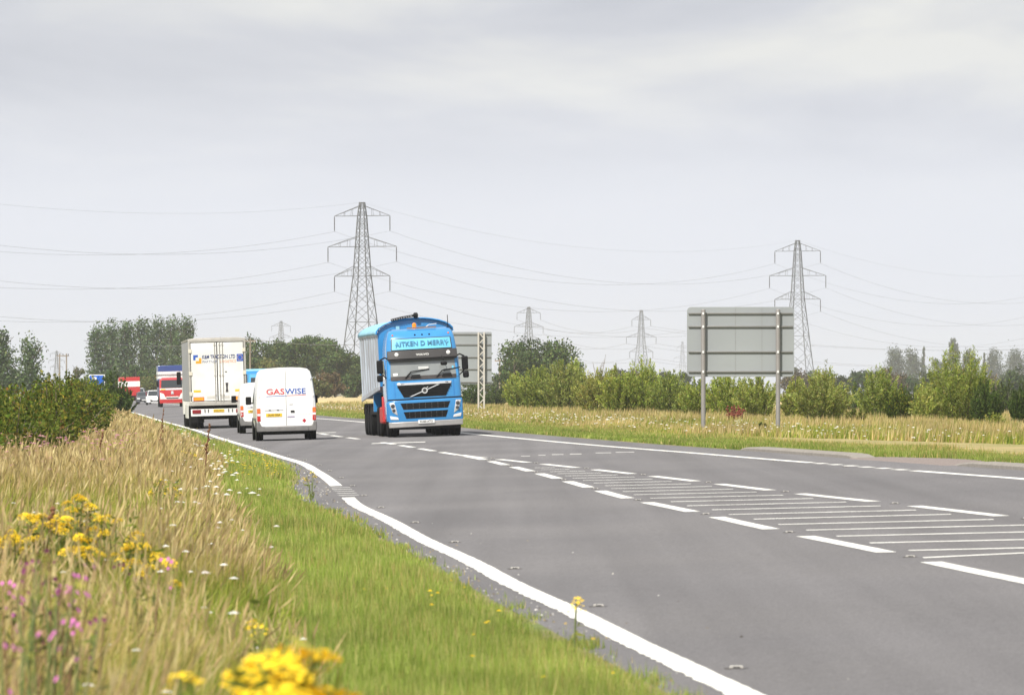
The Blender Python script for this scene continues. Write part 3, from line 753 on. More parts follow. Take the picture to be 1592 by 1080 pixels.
short = Field()
for d0, d1, dens, hh in ((17, 26, 3000, .13), (26, 40, 2400, .13), (40, 60, 1300, .13), (60, 100, 560, .14), (100, 180, 190, .15), (180, 400, 50, .17)):
    XY = scatter(d0, d1, lambda q: tall_edge(q) - .5, lambda q: XL(q) - margin(q) + .16, dens, rng, .5)
    # thin out where the turf meets the asphalt
    n = len(XY); x, d = XY.T; e_ = (XL(d) - margin(d) - x)
    keep = rng.uniform(size=n) < np.clip(.22 + (e_ + .20 * vnoise(x, d, 9, 1.7)) * 3.2, 0.012, 1); XY = XY[keep]; n = len(XY); x, d = XY.T; P = put(XY)
    nz = vnoise(x, d * .5, 12, 1.5)
    H = hh * rng.uniform(.5, 1.5, n) * (1 + .3 * nz) * np.clip(.5 + (XL(d) - margin(d) - x) * 1.2, .45, 1.15); W = np.interp(d, [10, 30, 60, 120, 300], [.004, .0065, .012, .024, .06]) * rng.uniform(.6, 1.4, n)
    T0 = pick(LAWN * .93, n, rng, .17) * (1 + .18 * vnoise(x, d * .4, 45, 3.2) + .12 * vnoise(x, d * .3, 46, 1.0))[:, None]; dry = rng.uniform(size=n) < np.clip(.10 + .13 * nz, .02, .5); T0[dry] = pick(TAN, int(dry.sum()), rng)
    short.add(*blades(P, H, W, rng.uniform(0, 6.28, n), np.abs(rng.normal(.15, .25, n)).clip(0, .8), T0, T0 * 1.05, rng, tri=True))
o = short.build('short_grass', M_grass)
tag(o, 'short bright green grass along the left road edge', 'grass', kind='stuff')

mown = Field()
for d0, d1, dens in ((84, 110, 560), (110, 150, 400), (150, 220, 230), (220, 420, 90)):
    XY = scatter(d0, d1, lambda q: XR(q) + RM, lambda q: XR(q) + RM + 5.0, dens, rng, .5)
    n = len(XY); x, d = XY.T; e_ = x - XR(d) - RM
    kerbed = ((d > 111.5) & (d < 129.5)) | ((d > 80) & (d < 100.5)); acc = (d > 100.5) & (d < 111.5)
    keep = np.where(kerbed, e_ > .6, np.where(acc, e_ > 1.2 - .5 * ((d - 106) / 5.5)**2, e_ > .05)) & ~((e_ > 3.8 + .5 * np.sin(d * .21)) & (d < 182) & (rng.uniform(size=n) < .85)) & (rng.uniform(size=n) < np.clip((5.4 - e_) / 1.4, 0, 1)); XY = XY[keep]; n = len(XY); x, d = XY.T; P = put(XY); e_ = x - XR(d) - RM
    nz = vnoise(x, d * .5, 14, .9); H = .11 * rng.uniform(.5, 1.6, n) * (1 + .35 * nz) * (.75 + .07 * e_); W = np.interp(d, [80, 150, 300], [.016, .026, .06]) * rng.uniform(.6, 1.4, n)
    T0 = pick(LAWN * .84, n, rng, .16) * (1 + .22 * vnoise(x, d * .5, 44, 1.6))[:, None]; dry = rng.uniform(size=n) < np.clip(.04 + .06 * nz + .16 * np.clip(e_ - 1.5, 0, 6), .02, .8); T0[dry] = pick(TAN, int(dry.sum()), rng)
    mown.add(*blades(P, H, W, rng.uniform(0, 6.28, n), np.abs(rng.normal(.15, .2, n)).clip(0, .8), T0, T0 * 1.05, rng, tri=True))
o = mown.build('mown_grass', M_grass)
tag(o, 'mown green grass strip along the far road edge', 'grass', kind='stuff')

rough = Field()
for d0, d1, dens in ((84, 150, 70), (150, 220, 62), (220, 320, 34), (320, 560, 10)):
    XY = scatter(d0, d1, lambda q: XR(q) + RM + 3.6 + 6.5 * min(1, max(0, (182 - q) / 40)), lambda q: XR(q) + RM + 42, dens, rng, .6)
    n = len(XY); x, d = XY.T; P = put(XY); e_ = x - XR(d) - RM; nz = vnoise(x, d * .4, 15, .5)
    istan = rng.uniform(size=n) < np.clip(.36 + .42 * nz, .06, .9)
    H = .78 * np.where(istan, rng.uniform(.32, .68, n), rng.uniform(.25, .6, n)) * np.clip(.45 + .10 * (e_ - 3.6), .4, 1) * np.clip(1 + .32 * nz + .25 * vnoise(x, d * .25, 61, .35), .45, 1.7); W = np.interp(d, [80, 150, 300, 500], [.026, .040, .075, .15]) * rng.uniform(.6, 1.4, n)
    T0 = np.where(istan[:, None], pick(TAN * np.array([.95, .98, 1.12]), n, rng), pick(GRN * .9, n, rng)) * (1 + .2 * vnoise(x, d * .3, 71, 1.3) + .12 * vnoise(x, d * .2, 72, .4))[:, None]
    rough.add(*blades(P, H, W, rng.normal(.3, .9, n), np.abs(rng.normal(.2, .2, n)).clip(0, .8), T0, T0, rng, tri=True))
o = rough.build('rough_grass', M_grass)
tag(o, 'rough tall grass between the far verge and the bushes', 'grass', kind='stuff')

# flowers too many to count: flat white yarrow heads, small yellow composites, pink haze of grass flowers
def heads(name, label, spots, size, cols, hgt, rng, flat=True, stem=True):
    f = Field(); n = len(spots); P = put(spots); d = spots[:, 1]; H = hgt[0] + (hgt[1] - hgt[0]) * rng.uniform(size=n)
    S = size * rng.uniform(.6, 1.4, n) * np.interp(d, [20, 60, 250], [.55, .9, 1.5])
    C = P + np.array([0, 0, 1.]) * H[:, None]
    ring = np.linspace(0, 2 * np.pi, 7)[:-1]
    V = np.concatenate([C[:, None, :] + np.stack([np.cos(ring), np.sin(ring), 0 * ring], 1)[None] * S[:, None, None] * .5 * rng.uniform(.7, 1.2, (n, 6, 1)), (C + np.array([0, 0, .22]) * S[:, None])[:, None, :]], 1).reshape(-1, 3)
    i = np.arange(n)[:, None, None] * 7; tr = np.array([(k, (k + 1) % 6, 6) for k in range(6)])[None]
    T = np.repeat(pick(np.array(cols), n, rng, .08), 7, 0)
    f.add(V, (i + tr).ravel(), np.full(6 * n, 3), T)
    if stem:
        f.add(*blades(P, H, S * .08 + .002, rng.uniform(0, 6.28, n), np.zeros(n), pick(GRN, n, rng), pick(GRN, n, rng), rng, tri=True))
    o = f.build(name, M_petal); tag(o, label, 'flowers', kind='stuff'); return o
WHITE = [(0.80, 0.80, 0.74), (0.72, 0.72, 0.66), (0.78, 0.72, 0.68)]
YEL = [(0.78, 0.55, 0.03), (0.70, 0.46, 0.02)]
sp = np.concatenate([scatter(60, 105, lambda q: tall_edge(q) - 1.0, lambda q: tall_edge(q) + .5, .9, rng), scatter(105, 190, lambda q: tall_edge(q) - 1.2, lambda q: tall_edge(q) + .5, .6, rng),
                     scatter(18, 60, lambda q: tall_edge(q) - 2.5, lambda q: tall_edge(q) + .2, .55, rng)])
heads('white_yarrow', 'flat white yarrow heads along the edge of the tall grass', sp, .075, WHITE, (.35, .6), rng)
sp = np.concatenate([scatter(130, 215, lambda q: XR(q) + RM + 2.6, lambda q: XR(q) + RM + 9, .40, rng), scatter(215, 420, lambda q: XR(q) + RM + 2.0, lambda q: XR(q) + RM + 9, .34, rng)])
heads('white_yarrow', 'white yarrow heads dotted over the far verge', sp, .06, WHITE, (.22, .5), rng)
sp = np.concatenate([scatter(100, 140, lambda q: tall_edge(q) - .2, lambda q: XL(q) - margin(q) - .25, 3.5, rng), scatter(29, 45, lambda q: XL(q) - margin(q) - 1.1, lambda q: XL(q) - margin(q) - .2, 1.2, rng)])
heads('yellow_hawkbit', 'small orange-yellow hawkbit flowers in the short grass', sp, .045, YEL, (.12, .26), rng)
sp = scatter(72, 125, lambda q: XL(q) - 11, lambda q: XL(q) - 3.6, 1.6, rng)
heads('pink_knapweed', 'pink haze of knapweed among the tall grass by the hedge', sp, .07, [(0.45, 0.20, 0.26), (0.40, 0.16, 0.24), (0.46, 0.27, 0.25)], (.62, .88), rng)

# single plants one could pick: ragwort and willowherb
M_rag = mat('ragwort_yellow', (0.90, 0.63, 0.012), 0.7, var=0.16, scale=30)
M_her = mat('willowherb_pink', (0.50, 0.13, 0.36), 0.7, var=0.2, scale=40)
rr = np.random.default_rng(55)
def head_mesh(rad, n, rngq, m):
    b = MB()
    for k in range(n):
        a = rngq.uniform(0, 6.283); q = rad * math.sqrt(rngq.uniform(0, 1)); c = (q * math.cos(a), q * math.sin(a), -0.55 * q * q / rad + rngq.uniform(-.012, .012)); s = rad * (rngq.uniform(.13, .2) if n < 30 else rngq.uniform(.075, .12))
        t0 = rngq.uniform(0, 6.28); tx, ty = rngq.uniform(-.3, .3, 2)
        vs = [(c[0] + s * math.cos(t0 + i * 1.0472), c[1] + s * math.sin(t0 + i * 1.0472), c[2] + s * (tx * math.cos(t0 + i * 1.0472) + ty * math.sin(t0 + i * 1.0472))) for i in range(6)] + [(c[0], c[1], c[2] + s * .45)]
        b.add(vs, [(i, (i + 1) % 6, 6) for i in range(6)])
    return b.mesh('flower_head', m)
HEADS = [head_mesh(.085, 120, rr, M_rag) for _ in range(4)]
SMALLH = [head_mesh(.05, 20, rr, M_rag) for _ in range(3)]
def ragwort(x, d, H, label, nh=6, spread=.16, big=False, leaves=22):
    z = float(surf(x, d)); r = empty('ragwort_plant', (x, d, z)); s = MB(); P, U = [], []
    for k in range(nh):
        a = rr.uniform(0, 6.283); q = spread * math.sqrt(rr.uniform(.02, 1)); top = (q * math.cos(a), q * math.sin(a), H * (1 - .32 * (q / spread)**2 * rr.uniform(.5, 1)))
        s.tube([(top[0] * .1, top[1] * .1, 0), (top[0] * .35, top[1] * .35, H * .55), top], [.006, .005, .003], 4)
        hm = (HEADS if big else SMALLH)[int(rr.integers(0, 3))]; h = link('flower_head', hm, r); h['kind'] = 'stuff'; h.location = top; h.rotation_euler = (rr.uniform(-.3, .3), rr.uniform(-.3, .3), rr.uniform(0, 6)); sc_ = rr.uniform(.75, 1.25) * (.62 if big and d > 20 else 1); h.scale = (sc_, sc_, sc_)
        for j in range(leaves):
            t = rr.uniform(.1, .95); p = np.array([top[0] * t, top[1] * t, H * t]); P.append(p + rr.normal(size=3) * .02); U.append(rr.normal(size=3) + np.array([0, 0, .3]))
    s.build('stem', M_stem, r)
    P = np.array(P); U = unit(np.array(U)); n = len(P); V, li, lt = leaf_faces(P, unit(rr.normal(size=(n, 3))), U, rr.uniform(.05, .12, n), rr.uniform(.015, .03, n))
    np_mesh('foliage', V, li, lt, np.repeat(tints(n, [(0.22, 0.27, 0.05), (0.32, 0.34, 0.08), (0.15, 0.20, 0.04)], [1, 1, 1], .12, rr), 4, 0), M_bush, r)
    tag(r, label, 'flower', 'yellow ragwort plants on the left verge')
def xd(px, d): return (px - CX) / FPX * d
ragwort(xd(460, 13.2), 13.2, 1.13, 'big blurred yellow ragwort in the foreground, upper clump', 12, .09, True)
ragwort(xd(396, 12.8), 12.8, 1.10, 'big blurred yellow ragwort in the foreground, lower left clump', 11, .075, True)
ragwort(xd(468, 12.2), 12.2, 1.05, 'blurred yellow ragwort head at the bottom edge', 5, .07, True)
ragwort(xd(272, 13.5), 13.5, 1.0, 'lone small ragwort left of the foreground clump', 3, .06)
for k, (px, py, d, nh, txt) in enumerate([(122, 768, 42, 7, 'tallest ragwort of the left patch'), (52, 792, 40, 6, 'ragwort left of the tallest one in the patch'), (6, 820, 38, 4, 'ragwort at the left edge of the picture'),
        (176, 795, 41, 5, 'ragwort right of the tallest one in the patch'), (90, 800, 39, 6, 'ragwort in the middle of the left patch'), (132, 828, 37, 6, 'lower ragwort with dense heads in the left patch'),
        (222, 842, 37, 5, 'ragwort at the lower right end of the left patch'), (25, 822, 36, 5, 'low ragwort near the left edge of the patch'), (205, 833, 38, 4, 'small ragwort beside the lower right end'),
        (262, 742, 62, 5, 'ragwort in the tall grass above the left patch'), (287, 700, 98, 6, 'far ragwort among white yarrow near the road'), (262, 696, 100, 5, 'far ragwort left of the white yarrow'),
        (170, 710, 88, 5, 'far ragwort in the straw-coloured grass'), (122, 666, 118, 6, 'farthest ragwort at the foot of the hedge'), (250, 862, 34, 3, 'small ragwort in the middle of the tall grass'), (400, 916, 26, 2, 'small ragwort where tall grass meets short grass')]):
    z = CAMH - (py - HOR) / FPX * d
    ragwort(xd(px, d), d, max(.45, z - float(surf(xd(px, d), d))), txt, nh + (4 if d > 35 else 0), (.10 if d > 30 else .04) + .0018 * d, 30 < d < 45)
ragwort(xd(893, 34), 34, .44, 'thin yellow flower plant at the asphalt edge', 2, .06, leaves=4)
ragwort(xd(484, 84), 84, .46, 'bushy yellow-green weed growing from the asphalt edge', 5, .14, leaves=8)
flw = MB()
for k in range(5):
    t0 = rr.uniform(0, 6.28); s = rr.uniform(.008, .0125); c = (rr.normal() * .03, rr.normal() * .03, rr.uniform(-.16, .02))
    flw.add([(c[0] + s * math.cos(t0 + i * 1.0472), c[1] + s * .6 * math.sin(t0 + i * 1.0472), c[2] + s * math.sin(t0 + i * 1.0472)) for i in range(6)] + [(c[0], c[1], c[2] + s * .4)], [(i, (i + 1) % 6, 6) for i in range(6)])
FLW = flw.mesh('flower_spike', M_her)
for k, (px, py, d, nh, txt) in enumerate([(92, 852, 24, 4, 'tallest pink willowherb at left'), (75, 878, 23, 3, 'pink willowherb below the tallest one'), (18, 866, 24, 3, 'pink willowherb close to the left edge'), (52, 905, 21, 3, 'pink willowherb in the lower left grass'),
        (110, 930, 20, 2, 'pink willowherb low in the left grass'), (28, 972, 17, 2, 'lowest blurred pink willowherb at left'), (217, 860, 27, 3, 'thin pink willowherb right of the others'), (100, 890, 22, 3, 'pink willowherb in the middle of the group')]):
    x = xd(px, d); H = max(.5, CAMH - (py - HOR) / FPX * d - float(surf(x, d))); r = empty('willowherb_plant', (x, d, float(surf(x, d)))); s = MB()
    for q in range(nh):
        dx, dy = rr.normal() * .07, rr.normal() * .1; t = (dx, dy, H * rr.uniform(.82, 1.0)); s.tube([(dx * .3, dy * .3, 0), (dx * .7, dy * .7, H * .5), t], [.005, .004, .002], 4)
        f_ = link('flower_spike', FLW, r); f_['kind'] = 'stuff'; f_.location = t; f_.rotation_euler = (0, 0, rr.uniform(0, 6))
    s.build('stem', mat('reddish_stem', (0.20, 0.10, 0.06), .8, var=.2), r)
    n = 90; zz_ = rr.uniform(.1, .85, n) * H; P = np.column_stack([rr.normal(size=n) * .06, rr.normal(size=n) * .08, zz_]); V, li, lt = leaf_faces(P, unit(rr.normal(size=(n, 3))), rr.normal(size=(n, 3)), rr.uniform(.04, .09, n), rr.uniform(.012, .022, n))
    np_mesh('foliage', V, li, lt, np.repeat(tints(n, [(0.14, 0.17, 0.05), (0.20, 0.21, 0.06)], [1, 1], .12, rr), 4, 0), M_bush, r)
    tag(r, txt, 'flower', 'pink willowherb plants in the lower left')
# wild parsnip: flat yellow-green umbels
M_par = mat('parsnip_yellow_green', (0.34, 0.32, 0.04), 0.8, var=.2, scale=40)
UMB = [head_mesh(.045, 40, rr, M_par) for _ in range(3)]
for k, (px, py, d, nh, txt) in enumerate([(38, 858, 21, 5, 'olive-yellow parsnip umbels near the left edge'), (82, 882, 20, 5, 'olive-yellow parsnip umbels among the pink willowherb'), (6, 900, 19, 4, 'olive-yellow parsnip cut by the left edge'), (60, 925, 18, 5, 'lower olive-yellow parsnip in the left grass'), (20, 990, 16, 4, 'lowest blurred parsnip in the corner'), (110, 938, 18, 3, 'small parsnip right of the pink flowers')]):
    x = xd(px, d); z0 = float(surf(x, d)); H = max(.6, CAMH - (py - HOR) / FPX * d - z0); r = empty('parsnip_plant', (x, d, z0)); s = MB()
    for q in range(max(2, nh - 2)):
        dx, dy = rr.normal() * .06, rr.normal() * .1; t = (dx, dy, H * rr.uniform(.86, 1.02)); s.tube([(dx * .1, dy * .1, 0), (dx * .3, dy * .3, H * .6), t], [.007, .005, .003], 4)
        f_ = link('umbel', UMB[q % 3], r); f_['kind'] = 'stuff'; f_.location = t; f_.rotation_euler = (rr.uniform(-.3, .3), rr.uniform(-.3, .3), rr.uniform(0, 6)); q_ = rr.uniform(.6, 1.1); f_.scale = (q_, q_, q_)
    s.build('stem', M_stem, r); tag(r, txt, 'flower', 'parsnip plants in the lower left')
# dark dock stalks standing above the grass
M_dock = mat('dock_seed_rust', (0.17, 0.075, 0.035), .9, var=.25, scale=20)
for k, (px, py, d, txt) in enumerate([(247, 634, 100, 'dark dock stalk leaning beside the left edge line'), (318, 658, 92, 'dark thistle stalk near the white lorry wheels'), (152, 672, 96, 'rusty dock stalk in front of the left hedge'), (64, 790, 40, 'rusty dock stalk left of the ragwort patch'), (90, 648, 120, 'pale dead stalk in front of the dark hedge')]):
    x = xd(px, d); z0 = float(surf(x, d)); H = CAMH - (py - HOR) / FPX * d - z0; r = empty('dock_plant', (x, d, z0)); s = MB(); s.tube([(0, 0, 0), (.03, 0, H * .6), (.09, 0, H)], [.012, .010, .006], 4); s.build('stem', M_dock, r)
    b = MB()
    for q in range(26):
        t = rr.uniform(.55, 1.0); b.lathe([(.004, -.02), (.018, 0), (.004, .02)], 'z', (.09 * t**2 + rr.normal() * .012, rr.normal() * .012, H * t), 5)
    b.build('seed_head', M_dock, r); tag(r, txt, 'weed', 'stalks standing above the grass')
x = xd(1145, 215); r = empty('dock_plant', (x, 215, float(surf(x, 215)))); s = MB(); b = MB()
for q in range(16):
    dx = rr.normal() * .24; H = rr.uniform(.55, .95); s.tube([(dx * .4, 0, 0), (dx, rr.normal() * .1, H)], [.012, .006], 4)
    for j in range(12): t = rr.uniform(.45, 1); b.lathe([(.006, -.04), (.04, 0), (.006, .04)], 'z', (dx * (.4 + .6 * t) + rr.normal() * .03, rr.normal() * .03, H * t), 5)
s.build('stem', M_dock, r); b.build('seed_cluster', mat('dock_seed_red', (0.20, 0.045, 0.03), .9, var=.25, scale=20), r)['kind'] = 'stuff'; tag(r, 'rust-red dock clump below the near sign, between its posts', 'weed')
ragw = None
# a few stray plants in the rough grass under the near sign
for px, d, H, W, g_, txt in ((1186, 178, .42, .55, 'hedge_dark', 'dark green leafy clump at the foot of the right sign post'), (1545, 200, .75, 1.4, 'willow', 'low green clump in the rough grass near the right edge'), (1330, 225, .9, 1.3, 'hedge', 'low olive clump in the rough grass right of the sign')):
    bush('grass_clump', txt, xd(px, d), d, H, W, g_, 'low plants in the far rough grass', n=1600, leaf=(0.12, 0.03), stems=30, cat='plant')

# grit and bits of dry litter washed to the road edge
gq = np.random.default_rng(91); gs = np.concatenate([scatter(20, 60, lambda q: XL(q) - margin(q) - .05, lambda q: XL(q) - .12, 26, gq), scatter(60, 125, lambda q: XL(q) - margin(q) - .05, lambda q: XL(q) - .12, 12, gq), scatter(24, 70, lambda q: XL(q) + .1, lambda q: XL(q) + 1.2, .8, gq)])
gs = gs[gq.uniform(size=len(gs)) < np.clip(1.15 - (XL(gs[:, 1]) - gs[:, 0] < .2) * .6, 0, 1)]
gn = len(gs); gz = zroad(gs[:, 0], gs[:, 1]); gsz = gq.uniform(.006, .018, gn) * np.interp(gs[:, 1], [20, 120], [.8, 1.6])
gb = np.array([(1, 0, 0), (-.5, .87, 0), (-.5, -.87, 0), (0, 0, .8)]); ga = gq.uniform(0, 6.28, gn)
gr_ = np.stack([np.stack([np.cos(ga), -np.sin(ga), 0 * ga], 1), np.stack([np.sin(ga), np.cos(ga), 0 * ga], 1), np.stack([0 * ga, 0 * ga, 1 + 0 * ga], 1)], 1)
gv = np.einsum('nij,kj->nki', gr_, gb) * gsz[:, None, None] * gq.uniform(.6, 1.4, (gn, 4, 1)) + np.stack([gs[:, 0], gs[:, 1], gz - .001], 1)[:, None]
gl = (np.arange(gn)[:, None, None] * 4 + np.array([(0, 1, 3), (1, 2, 3), (2, 0, 3)])[None]).ravel()
o = np_mesh('roadside_grit', gv.reshape(-1, 3), gl, np.full(3 * gn, 3), np.repeat(pick(np.array([(0.42, 0.40, 0.36), (0.22, 0.19, 0.15), (0.30, 0.24, 0.14), (0.10, 0.09, 0.08), (0.6, 0.58, 0.54)]), gn, gq), 4, 0), M_petal)
tag(o, 'loose grit and dry litter along the left asphalt edge', 'grit', kind='stuff')
# ------------------------------------------------------------------ vehicles
M_white = mat('white_van_paint', (0.80, 0.80, 0.79), 0.32, var=0.025, scale=2.0, coat=0.3)
M_tyre = mat('tyre_rubber', (0.011, 0.011, 0.011), 0.9, var=0.2, scale=12, spec=0.1)
M_rim = mat('steel_rim', (0.42, 0.42, 0.42), 0.45, 0.7, var=0.15, scale=10)
M_black = mat('black_plastic', (0.010, 0.010, 0.011), 0.55, var=0.15, scale=6, spec=0.15)
M_under = mat('dirty_underbody', (0.008, 0.008, 0.007), 0.9, var=0.25, scale=5, spec=0.05)
M_bump = mat('grey_bumper_plastic', (0.16, 0.155, 0.15), 0.6, var=0.15, scale=5)
M_red = mat('tail_light_red', (0.50, 0.02, 0.015), 0.2, var=0.1, scale=8, coat=0.5)
M_amber = mat('indicator_orange', (0.85, 0.17, 0.03), 0.2, var=0.1, scale=8, coat=0.5)
M_clear = mat('lamp_clear', (0.75, 0.75, 0.74), 0.12, var=0.05, coat=0.6)
M_plateY = mat('yellow_plate', (0.80, 0.52, 0.03), 0.4, var=0.04)
M_plateW = mat('white_plate', (0.80, 0.80, 0.78), 0.4, var=0.04)
M_ink = mat('black_ink', (0.02, 0.02, 0.022), 0.5, var=0.05)
M_lred = mat('lettering_red', (0.62, 0.06, 0.07), 0.4, var=0.04)
M_lblue = mat('lettering_blue', (0.03, 0.10, 0.42), 0.4, var=0.04)
M_glass = mat('vehicle_glass', (0.03, 0.036, 0.04), 0.06, var=0.05, spec=0.8)
M_seam = mat('door_seam', (0.10, 0.10, 0.10), 0.7, var=0.1)

_wheels = {}
def wheel(parent, x, y, r=0.34, w=0.2, side=1, rim_mat=None, xf=None):
    key = (r, w)
    if key not in _wheels:
        t = MB().lathe([(r*.62, -w*.48), (r*.93, -w*.5), (r*.985, -w*.42), (r, -w*.3), (r, -w*.06), (r*.98, -w*.05), (r*.98, w*.05), (r, w*.06), (r, w*.3), (r*.985, w*.42), (r*.93, w*.5), (r*.62, w*.48)], 'x', n=28)
        rm = MB().lathe([(r*.05, w*.30), (r*.2, w*.36), (r*.25, w*.22), (r*.52, w*.15), (r*.60, w*.46), (r*.64, w*.46), (r*.63, -w*.46), (r*.5, -w*.1), (r*.05, -w*.1)], 'x', n=20)
        _wheels[key] = (t.mesh('wheel', M_tyre, smooth=True), rm.mesh('rim', M_rim, smooth=True))
    t, rm = _wheels[key]
    o = link('wheel', t, parent); o.location = (x, y, r); o.rotation_euler = (0, 0, 0 if side > 0 else math.pi)
    q = link('rim', rm, o)
    return o

def place(name, x, d, away=True, yaw=0.0, lift=0.0):
    """Empty standing on the cambered road, heading along it"""
    t = Vector((float(XL(d + 2) - XL(d - 2)) / 4.0, 1.0, 0)); t.z = float(zroad(x + t.x * 2, d + 2) - zroad(x - t.x * 2, d - 2)) / 4.0
    n = Vector((-CROSSFALL, 0, 1)).normalized()
    if not away: t = -t
    t = Matrix.Rotation(yaw, 3, 'Z') @ t
    f = t.normalized(); rgt = f.cross(n).normalized(); n = rgt.cross(f).normalized()
    o = empty(name, (x, d, float(zroad(x, d)) + lift))
    o.rotation_euler = Matrix((rgt, f, n)).transposed().to_euler()
    return o
RX = (math.radians(90), 0, 0)               # lettering that faces the rear
RF = (math.radians(90), 0, math.pi)         # lettering that faces the front

# ---- panel vans
def van(name, x, d, H, label, group, lettered=False, plate='', yaw=0.0, hl=4.85):
    r = place(name, x, d, True, yaw)
    HALF = [(0.78, .36), (0.93, .42), (0.985, .62), (0.99, 1.10), (0.965, 1.45), (0.915, 1.85), (0.87, 2.13), (0.82, 2.28), (0.72, 2.365), (0.5, 2.405), (0.2, 2.42)]
    def zs(z, top): return z if z < 1.1 else 1.1 + (z - 1.1) * (top - 1.1) / (2.42 - 1.1)
    def hw(z, top=H):
        zz_ = [zs(p[1], top) for p in HALF]; return float(np.interp(z, zz_, [p[0] for p in HALF]))
    def ring(y, sc_=1.0, top=H, zlow=None):
        h = [(p[0] * sc_, zs(p[1], top)) for p in HALF]
        if top < 1.1 + .02: h = [(a, min(b, top - .02 + .02 * i / len(h))) for i, (a, b) in enumerate(h)]
        return [(-a, y, b) for a, b in h] + [(a, y, b) for a, b in h[::-1]]
    R = [ring(0, .955), ring(.02, .98), ring(.09, 1.0), ring(1.2), ring(2.6), ring(3.25), ring(3.5, 1, H - .03), ring(3.75, .995, H - .16), ring(4.02, .985, 1.70), ring(4.3, .97, 1.32), ring(4.6, .94, 1.14), ring(4.8, .88, 1.02), ring(hl, .80, .92)]
    MB().loft(R).build('body', M_white, r, smooth=True)
    # doors: two leaves, a little proud, with a dark seam behind
    MB().box(-.03, .03, -.004, .02, .50, H - .12).build('door_seam', M_seam, r)
    for s in (-1, 1):
        zz_ = np.linspace(.47, H - .10, 12); out = [(s * (hw(z) * .965 - .045 - (.05 if z > H - .17 else 0)), z) for z in zz_]
        poly = [(s * .006, .47)] + out + [(s * .006, H - .075)]
        dr = MB().prism(poly, 'y', -.022, .015).build('rear_door', M_white, r, bevel=.008)
        if s > 0: MB().box(.14, .27, -.05, -.02, .93, .99).build('handle', M_black, dr, bevel=.01)
        for z in (.75, H * .62, H - .35):
            MB().box(s * (hw(z) - .075), s * (hw(z) - .035), -.035, -.018, z - .05, z + .05).build('hinge', M_white, dr)
        xo = hw(.85) * .985
        t = MB().prism([(s * (xo - .115), .65), (s * (xo + .003), .65), (s * (hw(1.05) * .985 + .002), 1.08), (s * (xo - .10), 1.08)], 'y', -.035, .10).build('tail_light', M_red, r, bevel=.012)
        MB().box(min(s * (xo - .108), s * (xo - .004)), max(s * (xo - .108), s * (xo - .004)), -.039, -.03, .93, 1.07).build('indicator_lens', M_amber, t)
        MB().box(min(s * (xo - .108), s * (xo - .004)), max(s * (xo - .108), s * (xo - .004)), -.039, -.03, .83, .905).build('reversing_lens', M_clear, t)
        # corner bumper rising at the side
        MB().prism([(s * .70, .30), (s * .985, .30), (s * 1.0, .45), (s * .995, .62), (s * .90, .63), (s * .84, .49), (s * .70, .47)], 'y', -.075, .32).build('bumper_corner', M_bump, r, bevel=.025)
        # mirrors
        MB().box(min(s * 1.03, s * 1.22), max(s * 1.03, s * 1.22), 3.55, 3.66, 1.20, 1.47).build('wing_mirror', M_black, r, bevel=.03)
        MB().bar((s * .94, 3.6, 1.25), (s * 1.06, 3.6, 1.25), .03).build('mirror_arm', M_black, r)
        # cab side window, sill strip, front lamps
        zz_ = np.linspace(1.24, min(1.78, H - .3), 5)
        V = [(s * (hw(z) + .006), 2.75, z) for z in zz_] + [(s * (hw(z) + .006 - .0), 3.82 - .32 * (z - 1.24) / .54, z) for z in zz_[::-1]]
        MB().add(V, [tuple(range(len(V)))]).build('side_window', M_glass, r)
        MB().box(min(s * .985, s * 1.005), max(s * .985, s * 1.005), .5, 3.1, .68, .76).build('rubbing_strip', M_bump, r, bevel=.005)
        MB().prism([(s * .55, .80), (s * .80, .82), (s * .86, 1.05), (s * .6, .98)], 'y', hl - .12, hl + .02).build('headlight', M_clear, r, bevel=.01)
    MB().prism([(-.72, .30), (.72, .30), (.72, .46), (-.72, .46)], 'y', -.095, .06).build('bumper', M_bump, r, bevel=.025)
    MB().prism([(-.80, .92), (.80, .92), (.70, .50), (-.70, .50)], 'y', hl - .05, hl + .03).build('front_grille', M_black, r, bevel=.02)
    V = []
    for y_, top in ((3.74, H - .16), (4.24, 1.36)):
        V += [(-.80 + .02, y_ + .03, top - .01), (.80 - .02, y_ + .03, top - .01)]
    MB().add(V, [(0, 1, 3, 2)]).build('windscreen', M_glass, r)
    MB().box(-.84, .84, .02, 4.5, .20, .44).build('underbody', M_under, r, bevel=.03)
    MB().bar((.35, -.02, .24), (.35, .5, .24), .035, n=8).build('exhaust_pipe', M_under, r)
    for y_ in (.95, 3.95):
        for s in (-1, 1):
            wheel(r, s * .87, y_, .335, .215, s)
            MB().lathe([(.40, -.012), (.40, .012)], 'x', (s * .988, y_, .36), 22).build('wheel_arch', M_black, r)
    # plate and its lamp strip
    p = MB().box(-.68, -.15, -.036, -.024, .80, .905).build('number_plate', M_plateY, r)
    text(p, plate, .085, (-.415, -.038, .853), RX, M_ink, 1.05, .0012, 'plate_characters')
    st = MB().box(-.72, -.10, -.034, -.022, 1.005, 1.03).build('plate_lamp_strip', mat('pale_trim', (0.5, 0.5, 0.5), .5), r)
    for q in (-.55, -.28): MB().box(q - .035, q + .035, -.038, -.03, 1.0, 1.03).build('plate_lamp', M_black, st)
